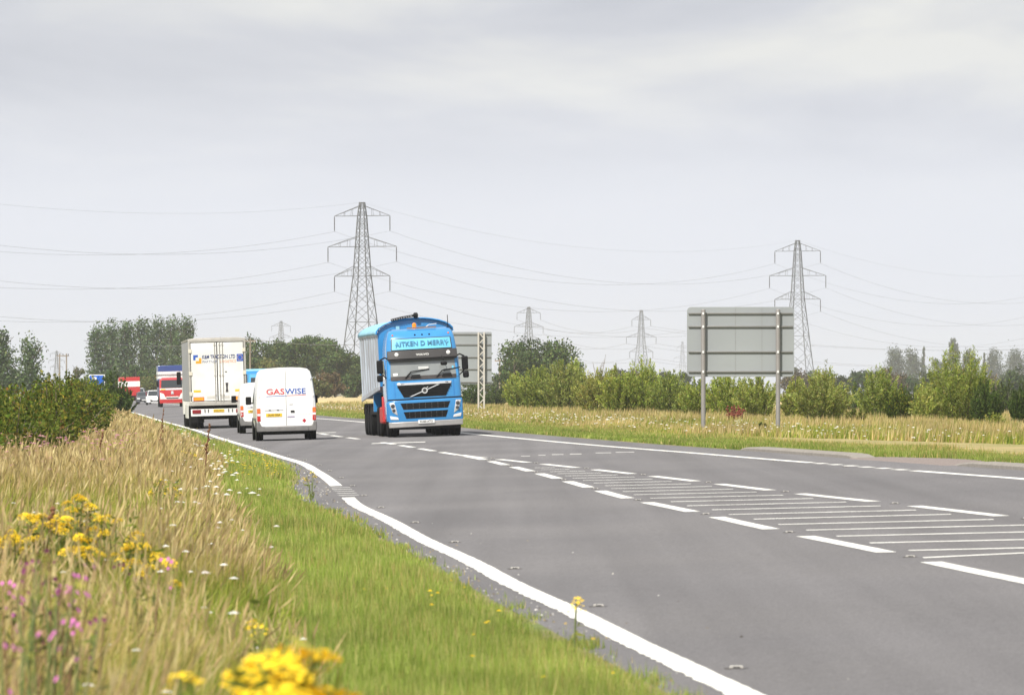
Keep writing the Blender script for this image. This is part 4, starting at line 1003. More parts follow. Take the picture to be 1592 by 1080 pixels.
    if lettered:
        text(r, 'GAS', .262, (-.662, -.028, 1.615), RX, M_lred, 1.30, .003, 'lettering_gas', 'LEFT', width=.60)
        text(r, 'WISE', .262, (.662, -.028, 1.615), RX, M_lblue, 1.24, .003, 'lettering_wise', 'RIGHT', width=.69)
        MB().add([(-.66, -.027, 1.462), (.03, -.027, 1.475), (.03, -.027, 1.492), (-.66, -.027, 1.479)], [(0, 1, 2, 3)]).build('blue_underline', M_lblue, r)
        MB().add([(.03, -.0275, 1.475), (.66, -.0275, 1.487), (.66, -.0275, 1.504), (.03, -.0275, 1.492)], [(0, 1, 2, 3)]).build('red_underline', M_lred, r)
        MB().prism([(.585, .575), (.655, .645), (.585, .715), (.515, .645)], 'y', -.028, -.022).build('hazard_diamond', mat('hazard_red', (0.42, 0.015, 0.035), .5), r)
        MB().box(.03, .27, -.028, -.022, .755, .805).build('model_badge', mat('badge_mauve', (0.38, 0.34, 0.45), .4, .3), r)
        MB().box(.10, .23, -.03, -.022, 1.20 - .02, 1.215 - .02).build('lock_slot', M_bump, r)
        for q in range(5): MB().box(.34 + .095 * q, .41 + .095 * q, -.026, -.022, .845, .857).build('small_print', mat('print_rose', (0.70, 0.45, 0.42), .5), r)
        for q in range(3): MB().box(-.66 + .08 * q, -.60 + .08 * q, -.026, -.022, 1.165, 1.175).build('small_print', mat('print_rose', (0.70, 0.45, 0.42), .5), r)
    tag(r, label, 'van', group)
    return r
dv = 181.5
van('panel_van', xd(446.5, dv), dv, 2.42, 'white high-roof van lettered in red and blue on its rear doors', 'white vans driving away', True, 'OU03 EGA')
van('panel_van', xd(414, 212), 212, 1.98, 'lower white van half hidden behind the lettered van', 'white vans driving away', False, 'RE05 VLN')

# ---- lorry cabs: a smooth front surface that every front part follows
class Cab:
    def __init__(s, levels, length, xf=None, y0=0.0):
        s.z = [l[0] for l in levels]; s.hw = [l[1] for l in levels]; s.fy = [l[2] for l in levels]; s.len = length; s.xf = xf; s.y0 = y0
    def front(s, x, z):
        hw = float(np.interp(z, s.z, s.hw)); return s.y0 + float(np.interp(z, s.z, s.fy)) - 0.13 * min(1.2, abs(x) / hw)**4
    def ring(s, z):
        hw = float(np.interp(z, s.z, s.hw)); q = [-1, -.985, -.94, -.85, -.65, -.35, 0, .35, .65, .85, .94, .985, 1]
        P = [(t * hw, s.front(t * hw, z) - (.10 if abs(t) == 1 else .03 if abs(t) == .985 else 0), z) for t in q]
        back = s.y0 - s.len
        return P + [(hw, s.y0 - .9, z), (hw, back + .1, z), (hw - .08, back, z), (-hw + .08, back, z), (-hw, back + .1, z), (-hw, s.y0 - .9, z)]
    def body(s, m, parent, z0, z1, name='cab'):
        zs_ = sorted(set([z0, z1] + [z for z in s.z if z0 < z < z1] + [z0 + (z1 - z0) * k / 8 for k in range(1, 8)]))
        return MB().loft([s.ring(z) for z in zs_]).build(name, m, parent, smooth=True, xf=s.xf)
    def patch(s, name, m, parent, quad, off, thick, nx=10, nz=4, bevel=0.0, smooth=True):
        """slab on the front: quad = (x,z) bottom-left, bottom-right, top-right, top-left"""
        Q = np.array(quad, float); F, B = [], []
        for j in range(nz + 1):
            v_ = j / nz
            for i in range(nx + 1):
                u_ = i / nx; p = (1-v_)*((1-u_)*Q[0] + u_*Q[1]) + v_*((1-u_)*Q[3] + u_*Q[2]); y = s.front(p[0], p[1])
                F.append((p[0], y + off, p[1])); B.append((p[0], y + off - thick, p[1]))
        n = len(F); W_ = nx + 1; fs = []
        for j in range(nz):
            for i in range(nx):
                a = j * W_ + i; fs += [(a, a + 1, a + W_ + 1, a + W_), (n + a, n + a + W_, n + a + W_ + 1, n + a + 1)]
        edge = [i for i in range(W_)] + [j * W_ + nx for j in range(1, nz + 1)] + [nz * W_ + i for i in range(nx - 1, -1, -1)] + [j * W_ for j in range(nz - 1, 0, -1)]
        for k, a in enumerate(edge): b_ = edge[(k + 1) % len(edge)]; fs.append((a, n + a, n + b_, b_))
        return MB().add(F + B, fs).build(name, m, parent, bevel=bevel, smooth=smooth, xf=s.xf, angle=50)
    def disc(s, name, m, parent, x, z, rad, off, thick, n=14):
        y = s.front(x, z) + off; return MB().lathe([(rad * .9, -thick), (rad, -thick * .2), (rad * .8, 0)], 'y', (x, y, z), n).build(name, m, parent, smooth=True, xf=s.xf)

# ---- the blue tipper lorry
M_blue = mat('tipper_blue', (0.036, 0.23, 0.52), 0.25, var=0.10, scale=1.6, coat=0.5)
M_cyan = mat('roof_sign_pale_blue', (0.14, 0.50, 0.72), 0.35, var=0.06, scale=1.5, coat=0.3)
M_sheet = mat('tarpaulin_pale_blue', (0.26, 0.53, 0.66), 0.6, var=0.08, scale=1.2)
M_deep = mat('bulkhead_blue', (0.015, 0.14, 0.42), 0.4, var=0.08, scale=1.5)
M_alu = mat('trailer_aluminium', (0.47, 0.52, 0.58), 0.42, 0.2, var=0.10, scale=1.5, col2=(0.38, 0.40, 0.44), scale2=0.7)
M_silver = mat('bumper_silver', (0.42, 0.41, 0.40), 0.4, 0.4, var=0.1, scale=4)
M_chrome = mat('chrome', (0.80, 0.80, 0.80), 0.2, 0.6, var=0.05)
M_chassis = mat('chassis_red', (0.50, 0.03, 0.025), 0.5, var=0.15, scale=4)
M_mesh = mat('grille_mesh', (0.009, 0.009, 0.009), 0.6, var=0.5, scale=25, spec=0.15)
M_visor = mat('sun_visor_grey', (0.055, 0.052, 0.052), 0.35, var=0.08, scale=3, coat=0.15, spec=0.3)
M_beacon = mat('beacon_orange', (0.90, 0.26, 0.01), 0.2, var=0.05, coat=0.4)
M_screen = mat('windscreen_glass', (0.20, 0.215, 0.215), 0.08, var=0.25, scale=0.9, spec=0.9, coat=0.6)
M_dash = mat('dashboard_dark', (0.04, 0.034, 0.034), 0.7, var=0.3, scale=5)
DT = 181.0
tl = place('tipper_lorry', xd(664, DT), DT, False, 0.012)
XT = Matrix.Rotation(math.radians(1.5), 4, 'Y')        # the body leans on its springs
tag(tl, 'bright blue tipper lorry with a covered aluminium trailer, driving towards the camera', 'lorry')
cab = Cab([(0.45, 1.22, -.02), (0.9, 1.235, .02), (1.28, 1.235, .0), (1.9, 1.225, -.05), (2.65, 1.19, -.24), (2.95, 1.17, -.33), (3.25, 1.13, -.42), (3.46, 1.08, -.55), (3.55, 1.02, -.70), (3.60, .92, -.95)], 2.25, XT)
cab.body(M_blue, tl, .62, 3.60, 'cab')
cab.patch('windscreen', M_screen, tl, [(-1.10, 2.02), (1.10, 2.02), (1.06, 2.66), (-1.06, 2.66)], .012, .03, 14, 5)
ws = cab.patch('scuttle_panel', M_dash, tl, [(-1.08, 1.90), (1.08, 1.90), (1.11, 2.03), (-1.11, 2.03)], .016, .03, 14, 2)
for sgn, x0 in ((1, .62), (1, -.42)):
    a = cab.front(x0, 1.99) + .05; b_ = cab.front(x0 - .62, 2.2) + .05
    MB().tube([(x0, a, 1.97), (x0 - .18, a - .02, 2.14), (x0 - .20, a - .03, 2.17)], .022, 5).build('wiper_arm', M_black, tl, xf=XT)
    MB().tube([(x0 - .20, a - .02, 2.17), (x0 - .82, cab.front(x0 - .82, 2.25) + .04, 2.24)], .018, 5).build('wiper_blade', M_black, tl, xf=XT)
    cab.patch('wiper_motor', M_black, tl, [(x0 - .52, 1.97), (x0 - .18, 1.97), (x0 - .22, 2.07), (x0 - .50, 2.07)], .05, .05, 2, 1)
for s in (-1, 1):
    cab.patch('windscreen_pillar', M_blue, tl, [(s*1.165, 1.95), (s*1.10, 1.95), (s*1.055, 2.66), (s*1.13, 2.66)] if s < 0 else [(1.10, 1.95), (1.165, 1.95), (1.13, 2.66), (1.055, 2.66)], .02, .05, 2, 5)
vis = cab.patch('sun_visor', M_visor, tl, [(-1.17, 2.60), (1.17, 2.60), (1.16, 2.88), (-1.16, 2.88)], .17, .10, 14, 3, bevel=.02)
cab.patch('visor_lip', M_black, vis, [(-1.14, 2.545), (1.14, 2.545), (1.15, 2.64), (-1.15, 2.64)], .145, .05, 14, 1)
for x in (.86, -.86): cab.disc('spot_lamp', M_clear, vis, x, 2.755, .068, .21, .05)
text(vis, 'VOLVO', .085, (0, cab.front(0, 2.73) + .175, 2.725), RF, M_plateW, 1.5, .003, 'visor_lettering', xf=XT)
board = cab.patch('roof_sign_frame', M_visor, tl, [(-1.02, 2.885), (1.02, 2.885), (.99, 3.285), (-.99, 3.285)], .03, .05, 14, 3, bevel=.012)
sp_ = cab.patch('roof_sign', M_cyan, board, [(-.99, 2.915), (.99, 2.915), (.96, 3.26), (-.96, 3.26)], .045, .03, 14, 3)
text(sp_, 'AITKEN D MERRY', .225, (0.0, cab.front(0.4, 3.09) + .07, 3.10), (math.radians(90 - 17), 0, math.pi), mat('sign_letter_slate', (0.05, 0.20, 0.34), .5), .98, .003, 'sign_lettering', xf=XT, width=1.78)
for x in (-.72, -.36, -.12, .12, .36): pass
for x in (.24, 0, -.24): cab.disc('marker_lamp', M_black, tl, x - .05, 3.385, .03, .025, .04, 8)
for x in (.93, -.93): cab.disc('marker_lamp', M_amber, tl, x, 3.40, .03, .03, .04, 8)
MB().box(-.55, .42, -.78, -.70, 3.60, 3.64).build('roof_rail', mat('rail_brown', (0.22, 0.12, 0.08), .5), tl, bevel=.01, xf=XT)
bc = MB().lathe([(.10, 0), (.10, .03), (.075, .04)], 'z', (.14, -1.15, 3.58), 12).build('beacon_base', M_plateW, tl, xf=XT)
MB().lathe([(.07, 0), (.075, .10), (.05, .16), (.01, .17)], 'z', (.14, -1.15, 3.62), 12).build('beacon_lens', M_beacon, bc, smooth=True, xf=XT)
MB().tube([(-.98, -1.2, 3.4), (-.99, -1.22, 4.0)], .012, 4).build('aerial', M_black, tl, xf=XT)
MB().tube([(-.2, -1.3, 3.58), (-.35, -1.32, 3.70), (-.62, -1.3, 3.72)], .02, 4).build('air_horn', M_chrome, tl, xf=XT)
# upper front panel, main grille with its diagonal bar and ring emblem
gp = cab.patch('main_grille', M_mesh, tl, [(-.70, 1.33), (.70, 1.33), (.90, 1.73), (-.90, 1.73)], .012, .04, 14, 3)
for k in range(4): z = 1.40 + k * .085; w_ = .73 + .05 * k; cab.patch('grille_slat', M_black, gp, [(-w_, z), (w_, z), (w_ + .02, z + .03), (-w_ - .02, z + .03)], .035, .03, 12, 1)
for pts in ([(-.90, 1.73), (.90, 1.73), (.91, 1.81), (-.91, 1.81)],): st = cab.patch('badge_strip', M_chrome, gp, pts, .03, .03, 14, 1, bevel=.008)
text(st, 'VOLVO', .06, (.78, cab.front(.78, 1.77) + .036, 1.77), RF, M_ink, 1.3, .001, 'badge_lettering', 'LEFT', xf=XT)
text(st, 'FM', .06, (-.80, cab.front(-.8, 1.77) + .036, 1.77), RF, M_ink, 1.3, .001, 'badge_lettering', 'RIGHT', xf=XT)
cab.patch('emblem_bar', M_chrome, gp, [(.52, 1.345), (.44, 1.345), (-.52, 1.715), (-.44, 1.715)][::-1], .05, .02, 6, 2)
ring_ = MB()
for k in range(20):
    a0 = 2 * math.pi * k / 20; a1 = 2 * math.pi * (k + 1) / 20; y = cab.front(0, 1.53) + .075
    P = lambda a, r_, yy: (r_ * math.cos(a), yy, 1.53 + r_ * math.sin(a))
    ring_.add([P(a0, .062, y), P(a1, .062, y), P(a1, .10, y), P(a0, .10, y), P(a0, .062, y - .03), P(a1, .062, y - .03), P(a1, .10, y - .03), P(a0, .10, y - .03)], [(0, 1, 2, 3), (3, 2, 6, 7), (0, 4, 5, 1)])
ring_.build('emblem_ring', M_chrome, gp, xf=XT)
MB().bar((-.06, cab.front(0, 1.53) + .065, 1.60), (-.115, cab.front(0, 1.53) + .065, 1.655), .016).build('emblem_arrow', M_chrome, gp, xf=XT)
cab.disc('emblem_centre', M_visor, gp, 0, 1.53, .058, .06, .02, 14)
for s in (-1, 1): cab.patch('panel_seam', M_deep, tl, [(s*.985 - .006, 1.33), (s*.985 + .006, 1.33), (s*.985 + .006, 1.85), (s*.985 - .006, 1.85)], .006, .01, 1, 3)
cab.patch('panel_gap', M_black, tl, [(-1.225, 1.235), (1.225, 1.235), (1.225, 1.285), (-1.225, 1.285)], .012, .03, 14, 1)
# lower front: bumper with two grille slots, headlights, silver underrun
bm_ = cab.patch('bumper', M_blue, tl, [(-1.235, .52), (1.235, .52), (1.235, 1.235), (-1.235, 1.235)], .045, .10, 14, 5, bevel=.02)
for z0, z1, w0, w1 in ((.93, 1.14, .74, .83), (.63, .85, .66, .74)):
    sl = cab.patch('grille_slot', M_mesh, bm_, [(-w0, z0), (w0, z0), (w1, z1), (-w1, z1)], .054, .03, 14, 2)
    for k in range(7): x = -w0 + .12 + k * (2 * w0 - .24) / 6; cab.patch('grille_rib', M_visor, sl, [(x - .008, z0 + .01), (x + .008, z0 + .01), (x + .008, z1 - .01), (x - .008, z1 - .01)], .064, .02, 1, 2)
    zc = (z0 + z1) / 2; cab.patch('grille_rib', M_black, sl, [(-w0, zc - .012), (w0, zc - .012), (w0, zc + .012), (-w0, zc + .012)], .066, .02, 12, 1)
for s in (-1, 1):
    q = [(.93, .74), (1.10, .86), (1.20, 1.17), (1.02, 1.17)]
    q2 = [(s * a, b_) for a, b_ in q]
    if s < 0: q2 = [q2[1], q2[0], q2[3], q2[2]]
    h = cab.patch('headlight', M_chrome, bm_, q2, .06, .05, 4, 4, bevel=.012)
    for x, z, rad in ((1.08, 1.06, .068), (1.055, .92, .055)): cab.disc('lamp_lens', M_visor, h, s * x, z, rad, .085, .04, 12)
    q = [(.90, .60), (1.17, .62), (1.19, .74), (.93, .685)]; q2 = [(s * a, b_) for a, b_ in q]
    if s < 0: q2 = [q2[1], q2[0], q2[3], q2[2]]
    cab.patch('fog_light', M_clear, bm_, q2, .06, .05, 4, 2, bevel=.008)
cab.patch('underrun_bar', M_silver, tl, [(-1.22, .34), (1.22, .34), (1.235, .525), (-1.235, .525)], .06, .20, 14, 2, bevel=.02)
np_ = MB().box(-.27, .27, .07, .085, .45, .565).build('number_plate', M_plateW, tl, xf=XT)
text(np_, 'KU60 ATO', .095, (0, .088, .507), RF, M_ink, .95, .0015, 'plate_characters', xf=XT)
MB().box(-.95, .95, -2.0, -.15, .42, .62).build('front_axle_cover', M_under, tl)
MB().box(-1.1, 1.1, -.4, -.1, .25, .36).build('spoiler', M_black, tl, bevel=.03)
# mirrors
for s in (-1, 1):
    mm = MB().box(min(s*1.31, s*1.52), max(s*1.31, s*1.52), -.42, -.28, 2.15, 2.60).build('mirror', M_black, tl, bevel=.04, xf=XT)
    MB().box(min(s*1.33, s*1.53), max(s*1.33, s*1.53), -.42, -.28, 1.88, 2.11).build('lower_mirror', M_black, mm, bevel=.05, xf=XT)
    MB().tube([(s*1.13, -.35, 2.62), (s*1.25, -.30, 2.68), (s*1.40, -.35, 2.60)], .028, 6).build('mirror_arm', M_black, mm, xf=XT)
    MB().tube([(s*1.16, -.30, 1.95), (s*1.28, -.28, 2.05), (s*1.38, -.35, 2.15)], .022, 6).build('mirror_arm', M_black, mm, xf=XT)
    # door: window, handle, step
    dr = MB().prism([(-.45, 1.05), (-1.75, 1.05), (-1.75, 2.6), (-.75, 2.6), (-.48, 1.95)], 'x', s*1.20, s*1.238).build('door', M_blue, tl, bevel=.01, xf=XT)
    MB().prism([(-.60, 1.95), (-1.65, 1.95), (-1.65, 2.52), (-.85, 2.52)], 'x', s*1.20, s*1.245).build('door_window', M_glass, dr, xf=XT)
    MB().box(min(s*1.235, s*1.26), max(s*1.235, s*1.26), -1.68, -1.45, 1.75, 1.80).build('handle', M_black, dr, xf=XT)
    MB().prism([(-.35, .55), (-.75, .55), (-.85, 1.1), (-.3, 1.2)], 'x', s*1.16, s*1.27).build('step_panel', M_blue, tl, bevel=.02, xf=XT)
fm = MB().tube([(-.62, cab.front(-.62, 2.72) + .26, 2.66), (-.66, cab.front(-.66, 2.6) + .28, 2.56), (-.68, cab.front(-.68, 2.5) + .26, 2.48)], .014, 5).build('front_mirror_arm', M_black, tl, xf=XT)
yv = cab.front(-.68, 2.42) + .20
MB().box(-.79, -.57, yv, yv + .10, 2.33, 2.46).build('front_mirror', M_black, fm, bevel=.045, xf=XT)
yv = cab.front(.93, 2.1) + .02
cab.patch('paper_notice', M_plateW, tl, [(.86, 2.06), (1.0, 2.06), (1.0, 2.14), (.86, 2.14)], .02, .005, 2, 1)
cab.patch('window_sticker', M_cyan, tl, [(-1.02, 2.20), (-.96, 2.20), (-.96, 2.30), (-1.02, 2.30)], .02, .005, 1, 1)
for k in range(2): cab.patch('window_lettering', M_plateW, tl, [(-.18, 2.245 + .05 * k), (.16, 2.245 + .05 * k), (.16, 2.268 + .05 * k), (-.18, 2.268 + .05 * k)], .018, .004, 4, 1)
# tractor chassis
for s in (-1, 1):
    MB().box(min(s*.35, s*.45), max(s*.35, s*.45), -6.6, -1.9, .72, .98).build('chassis_rail', M_chassis, tl)
    MB().prism([(-2.35, .45), (-3.55, .45), (-3.6, .6), (-3.6, 1.0), (-2.3, 1.0), (-2.3, .6)], 'x', s*.80, s*1.30).build('fuel_tank' if s > 0 else 'battery_box', M_chassis if s > 0 else M_alu, tl, bevel=.05)
    MB().prism([(-1.95, .5), (-2.25, .5), (-2.28, 1.35), (-2.05, 1.35)], 'x', s*1.0, s*1.31).build('side_fairing', M_chassis, tl, bevel=.02)
    ar = MB()
    for k in range(9):
        a = math.pi * k / 8; a1 = math.pi * (k + 1) / 8
        if k < 8: ar.add([(s*1.0, -1.38 + .60*math.cos(a), .5 + .60*math.sin(a)), (s*1.235, -1.38 + .60*math.cos(a), .5 + .60*math.sin(a)), (s*1.235, -1.38 + .60*math.cos(a1), .5 + .60*math.sin(a1)), (s*1.0, -1.38 + .60*math.cos(a1), .5 + .60*math.sin(a1))], [(0, 1, 2, 3)])
    ar.build('mudguard', M_chassis, tl)
    wheel(tl, s*1.06, -1.38, .50, .31, s)
    for y_ in (-4.35, -5.65):
        wheel(tl, s*1.08, y_, .50, .29, s); wheel(tl, s*.76, y_, .50, .29, s)
# tipping trailer
YF, YB = -3.05, -12.4
tb = MB().prism([(YF, 3.50), (YB, 3.50), (YB, 1.28), (YF - .6, 1.66), (YF, 1.74)], 'x', -1.24, 1.24).build('trailer_body', M_alu, tl, bevel=.02, xf=XT)
for s in (-1, 1):
    for k in range(8):
        y = YF - .5 - k * 1.2; zb = 1.70 - (YF - y) / (YF - YB) * .40
        MB().box(min(s*1.235, s*1.268), max(s*1.235, s*1.268), y - .05, y + .05, zb, 3.46).build('side_rib', M_alu, tb, xf=XT)
    MB().prism([(YF + .02, 3.42), (YB, 3.42), (YB, 3.54), (YF + .02, 3.54)], 'x', s*1.22, s*1.28).build('top_rail', M_alu, tb, bevel=.01, xf=XT)
    MB().prism([(YF - .4, 1.60), (YB, 1.20), (YB, 1.36), (YF - .4, 1.76)], 'x', s*1.22, s*1.275).build('bottom_rail', M_alu, tb, bevel=.01, xf=XT)
    MB().box(min(s*.5, s*.62), max(s*.5, s*.62), YB + .2, -6.2, 1.0, 1.28).build('trailer_chassis_rail', M_under, tl)
    for y_ in (-8.9, -10.2, -11.5):
        wheel(tl, s*1.06, y_, .50, .36, s)
        g_ = MB()
        for k in range(6):
            a = math.pi * (.12 + .76 * k / 6); a1 = math.pi * (.12 + .76 * (k + 1) / 6)
            g_.add([(s*.86, y_ + .60*math.cos(a), .52 + .58*math.sin(a)), (s*1.26, y_ + .60*math.cos(a), .52 + .58*math.sin(a)), (s*1.26, y_ + .60*math.cos(a1), .52 + .58*math.sin(a1)), (s*.86, y_ + .60*math.cos(a1), .52 + .58*math.sin(a1))], [(0, 1, 2, 3)])
        g_.build('mudguard', M_black, tl)
    MB().prism([(s*.98, .82), (s*1.24, .82), (s*1.24, 1.62), (s*.92, 1.62)], 'y', -7.35, -7.25).build('front_wing', M_blue, tl, bevel=.02)
    MB().box(min(s*.9, s*1.0), max(s*.9, s*1.0), -6.9, -6.75, .35, 1.4).build('landing_leg', M_under, tl, bevel=.01)
arch = [(1.25 * math.cos(a), 3.50 + .42 * math.sin(a)) for a in np.linspace(0, math.pi, 15)]
MB().prism([(-1.25, 1.72)] + [(1.25, 1.72)] + arch[:-1] + [(-1.25, 3.50)], 'y', YF, YF + .05).build('bulkhead', M_blue, tl, bevel=.01, xf=XT)
sh = MB(); N_ = 15
ys = np.linspace(YF + .12, YB, 9)
P = [[(1.30 * math.cos(a), y, 3.50 + (.45 + .012 * math.sin(k * 2.2)) * math.sin(a)) for a in np.linspace(-.06, math.pi + .06, N_)] for k, y in enumerate(ys)]
sh.loft(P, closed=False, caps=False); sht = sh.build('roof_sheet', M_sheet, tl, smooth=True, xf=XT)
sm = sht.modifiers.new('thick', 'SOLIDIFY'); sm.thickness = .025
MB().tube([(1.30 * math.cos(a), YF + .13, 3.505 + .455 * math.sin(a)) for a in np.linspace(-.06, math.pi + .06, N_)], .03, 5).build('sheet_hem', M_blue, sht, xf=XT)
bar_ = MB().tube([(.78, YF + .16, 3.93), (.42, YF + .16, 4.00), (.0, YF + .16, 4.05)], .045, 6).build('sheet_roller', M_black, tl, xf=XT)
for k in range(9): x = .74 - k * .08; MB().box(x - .018, x + .018, YF + .20, YF + .215, 3.93 + .1 * k / 8 - .018, 3.93 + .1 * k / 8 + .03).build('roller_link', M_rim, bar_, xf=XT)
MB().lathe([(.05, -.08), (.10, -.05), (.10, .05), (.05, .08)], 'x', (-.06, YF + .16, 4.05), 10).build('roller_drum', M_black, bar_, xf=XT)
MB().box(.50, .62, YF + .05, YF + .08, 3.58, 3.72).build('bulkhead_window', M_sheet, tl, xf=XT)
MB().box(-.15, -.5, YF + .06, YF + .16, 3.52, 3.66).build('hydraulic_gear', M_dash, tl, bevel=.02, xf=XT)
MB().lathe([(.14, 0), (.14, 1.9), (.10, 1.92), (.10, 2.0)], 'z', (0, YF + .22, 1.1), 12).build('tipping_ram', M_chrome, tl)
for s in (-1, 1):
    MB().box(min(s*.8, s*1.15), max(s*.8, s*1.15), YB - .04, YB, .75, .95).build('tail_light', M_red, tl)
MB().box(-1.2, 1.2, YB - .02, YB + .08, .55, .70).build('rear_underrun', M_under, tl)

# ---- the white box lorry seen from behind
M_box = mat('lorry_door_white', (0.80, 0.80, 0.78), 0.45, var=0.05, scale=1.6, col2=(0.68, 0.68, 0.64), scale2=0.7)
M_side = mat('curtain_grey', (0.34, 0.345, 0.36), 0.6, var=0.07, scale=1.0)
M_frame = mat('lorry_frame_alu', (0.45, 0.43, 0.39), 0.5, 0.3, var=0.1, scale=3)
M_orange = mat('marker_orange', (0.90, 0.33, 0.02), 0.45, var=0.06)
M_yel = mat('marker_yellow', (0.88, 0.50, 0.04), 0.45, var=0.06)
M_navy = mat('lettering_navy', (0.03, 0.05, 0.16), 0.5, var=0.05)
DL = 243.0
wl = place('box_lorry', xd(340.5, DL), DL, True)
tag(wl, 'white box lorry with company lettering on its rear doors, driving away at left', 'lorry')
MB().box(-1.27, 1.27, .05, 13.3, 1.22, 3.94).build('box_body', M_side, wl, bevel=.03)
MB().prism([(-1.29, 3.92), (1.29, 3.92), (1.29, 3.98), (.9, 4.03), (-.9, 4.03), (-1.29, 3.98)], 'y', .02, 13.32).build('roof', M_frame, wl, bevel=.01)
fr = MB().box(-1.275, -1.19, -.03, .08, 1.08, 3.98).box(1.19, 1.275, -.03, .08, 1.08, 3.98).box(-1.19, 1.19, -.03, .08, 3.84, 3.98)
fr.build('rear_frame', M_frame, wl, bevel=.012)
MB().box(-1.28, 1.28, -.05, .10, 1.02, 1.20).build('rear_sill', M_frame, wl, bevel=.015)
MB().box(-1.15, 1.15, .0, .03, 1.18, 3.85).build('door_gasket', M_black, wl)
for s in (-1, 1):
    dr = MB().box(min(s*.022, s*1.16), max(s*.022, s*1.16), -.028, .01, 1.225, 3.81).build('rear_door', M_box, wl, bevel=.012)
    for x in (.11, .24) if s > 0 else (.11,):
        MB().bar((s*x, -.055, 1.15), (s*x, -.055, 3.88), .016, n=8).build('lock_rod', M_frame, dr)
        for z in (1.5, 2.35, 3.2, 3.72): MB().box(s*x - .035, s*x + .035, -.065, -.026, z - .03, z + .03).build('rod_bracket', M_frame, dr)
    for z in (1.55, 2.45, 3.45): MB().box(min(s*1.12, s*1.27), max(s*1.12, s*1.27), -.06, -.02, z - .085, z + .085).build('hinge', mat('hinge_cream', (0.62, 0.58, 0.48), .5), dr, bevel=.01)
    for x, z0, z1, m_ in ((.98, 1.55, 1.63, M_yel),): MB().box(min(s*(x-.22), s*(x+.10)), max(s*(x-.22), s*(x+.10)), -.034, -.026, 1.62, 1.72).build('upper_marker', M_yel, dr)
    mk = MB().box(min(s*.62, s*1.10), max(s*.62, s*1.10), -.036, -.026, 1.24, 1.41).build('lower_marker', M_red, dr)
    MB().box(min(s*.645, s*1.075), max(s*.645, s*1.075), -.040, -.034, 1.26, 1.39).build('lower_marker_face', M_orange, mk)
    MB().box(min(s*.12, s*.50), max(s*.12, s*.50), -.036, -.026, 1.33, 1.45).build('door_label', mat('label_grey', (0.55, 0.53, 0.48), .6), dr)
MB().prism([(.34, 1.62), (.46, 1.62), (.43, 1.80), (.46, 2.02), (.34, 2.02), (.37, 1.80)], 'y', -.05, -.026).build('door_handle', M_dash, wl)
MB().box(.33, .42, -.05, -.026, 2.50, 2.525).build('door_catch', M_dash, wl)
text(wl, 'K&M TRACTION LTD', .235, (-.665, -.034, 3.175), RX, M_navy, .655, .004, 'company_lettering', 'LEFT', width=1.46)
text(wl, 'PARTNER', .165, (-.665, -.034, 2.965), RX, mat('lettering_greyblue', (0.22, 0.24, 0.34), .5), .90, .0, 'partner_lettering', 'LEFT', width=.66)
text(wl, 'LOGISTICS', .165, (.835, -.034, 2.965), RX, mat('lettering_peach', (0.80, 0.36, 0.20), .5), .86, .0, 'logistics_lettering', 'RIGHT', width=.70)
lg = MB().prism([(-1.06, 3.05), (-.96, 3.05), (-.96, 3.18), (-.85, 3.18), (-.85, 3.28), (-1.06, 3.28)], 'y', -.034, -.026).build('logo_blue_corner', M_lblue, wl)
MB().prism([(-.95, 2.90), (-.70, 2.90), (-.70, 3.14), (-.81, 3.14), (-.81, 3.01), (-.95, 3.01)], 'y', -.034, -.026).build('logo_orange_corner', M_orange, wl)
eu = MB().box(.87, 1.20 - .05, -.034, -.026, 2.96, 3.28).build('blue_star_panel', M_lblue, wl)
for k in range(12):
    a = 2 * math.pi * k / 12; c = (1.01 + .10 * math.cos(a), 3.12 + .11 * math.sin(a)); S = []
    for q in range(10): rr_ = .022 if q % 2 == 0 else .009; S.append((c[0] + rr_ * math.sin(q * math.pi / 5), c[1] + rr_ * math.cos(q * math.pi / 5)))
    MB().prism(S, 'y', -.036, -.033).build('star', M_yel, eu)
# underrun bumper, lamps, plate
ub = MB().box(-1.22, 1.22, .05, .15, .56, .88).build('underrun_bumper', M_box, wl, bevel=.015)
for s in (-1, 1): MB().box(min(s*.78, s*1.16), max(s*.78, s*1.16), .02, .06, .68, .85).build('tail_light', mat('tail_lamp_dark_red', (0.22, 0.01, 0.015), .3, coat=.4), ub, bevel=.01)
pl_ = MB().box(-.22, .25, .03, .05, .73, .85).build('number_plate', M_plateY, ub)
text(pl_, 'KX04 NRW', .085, (.015, .028, .79), RX, M_ink, 1.0, .001, 'plate_characters')
for x in (-.45, .45, .62, -.60): MB().box(x - .02, x + .02, .03, .05, .72, .86).build('lamp_bracket', M_dash, ub)
MB().box(-.5, .5, .2, 12.8, .85, 1.2).build('chassis', M_under, wl)
MB().box(-1.2, 1.2, .35, .45, .9, 1.2).build('rear_crossmember', M_black, wl)
for s in (-1, 1):
    for y_ in (1.7, 3.0, 4.3):
        wheel(wl, s*1.08, y_, .50, .28, s); wheel(wl, s*.78, y_, .50, .28, s)
    MB().box(min(s*.62, s*1.24), max(s*.62, s*1.24), .95, .98, .28, .85).build('mud_flap', M_black, wl)
    MB().prism([(5.4, .45), (10.6, .45), (10.6, 1.05), (5.4, 1.05)], 'x', s*1.20, s*1.235).build('side_guard', M_box, wl)
MB().lathe([(.12, -.95), (.12, .95)], 'x', (0, 1.7, .52), 10).build('rear_axle', M_under, wl)
wc = Cab([(.5, 1.22, 0), (1.5, 1.24, .0), (2.6, 1.2, -.2), (3.4, 1.1, -.45), (3.65, .95, -.8)], 2.2, None, 16.4)
wc.body(M_box, wl, .6, 3.65, 'cab')
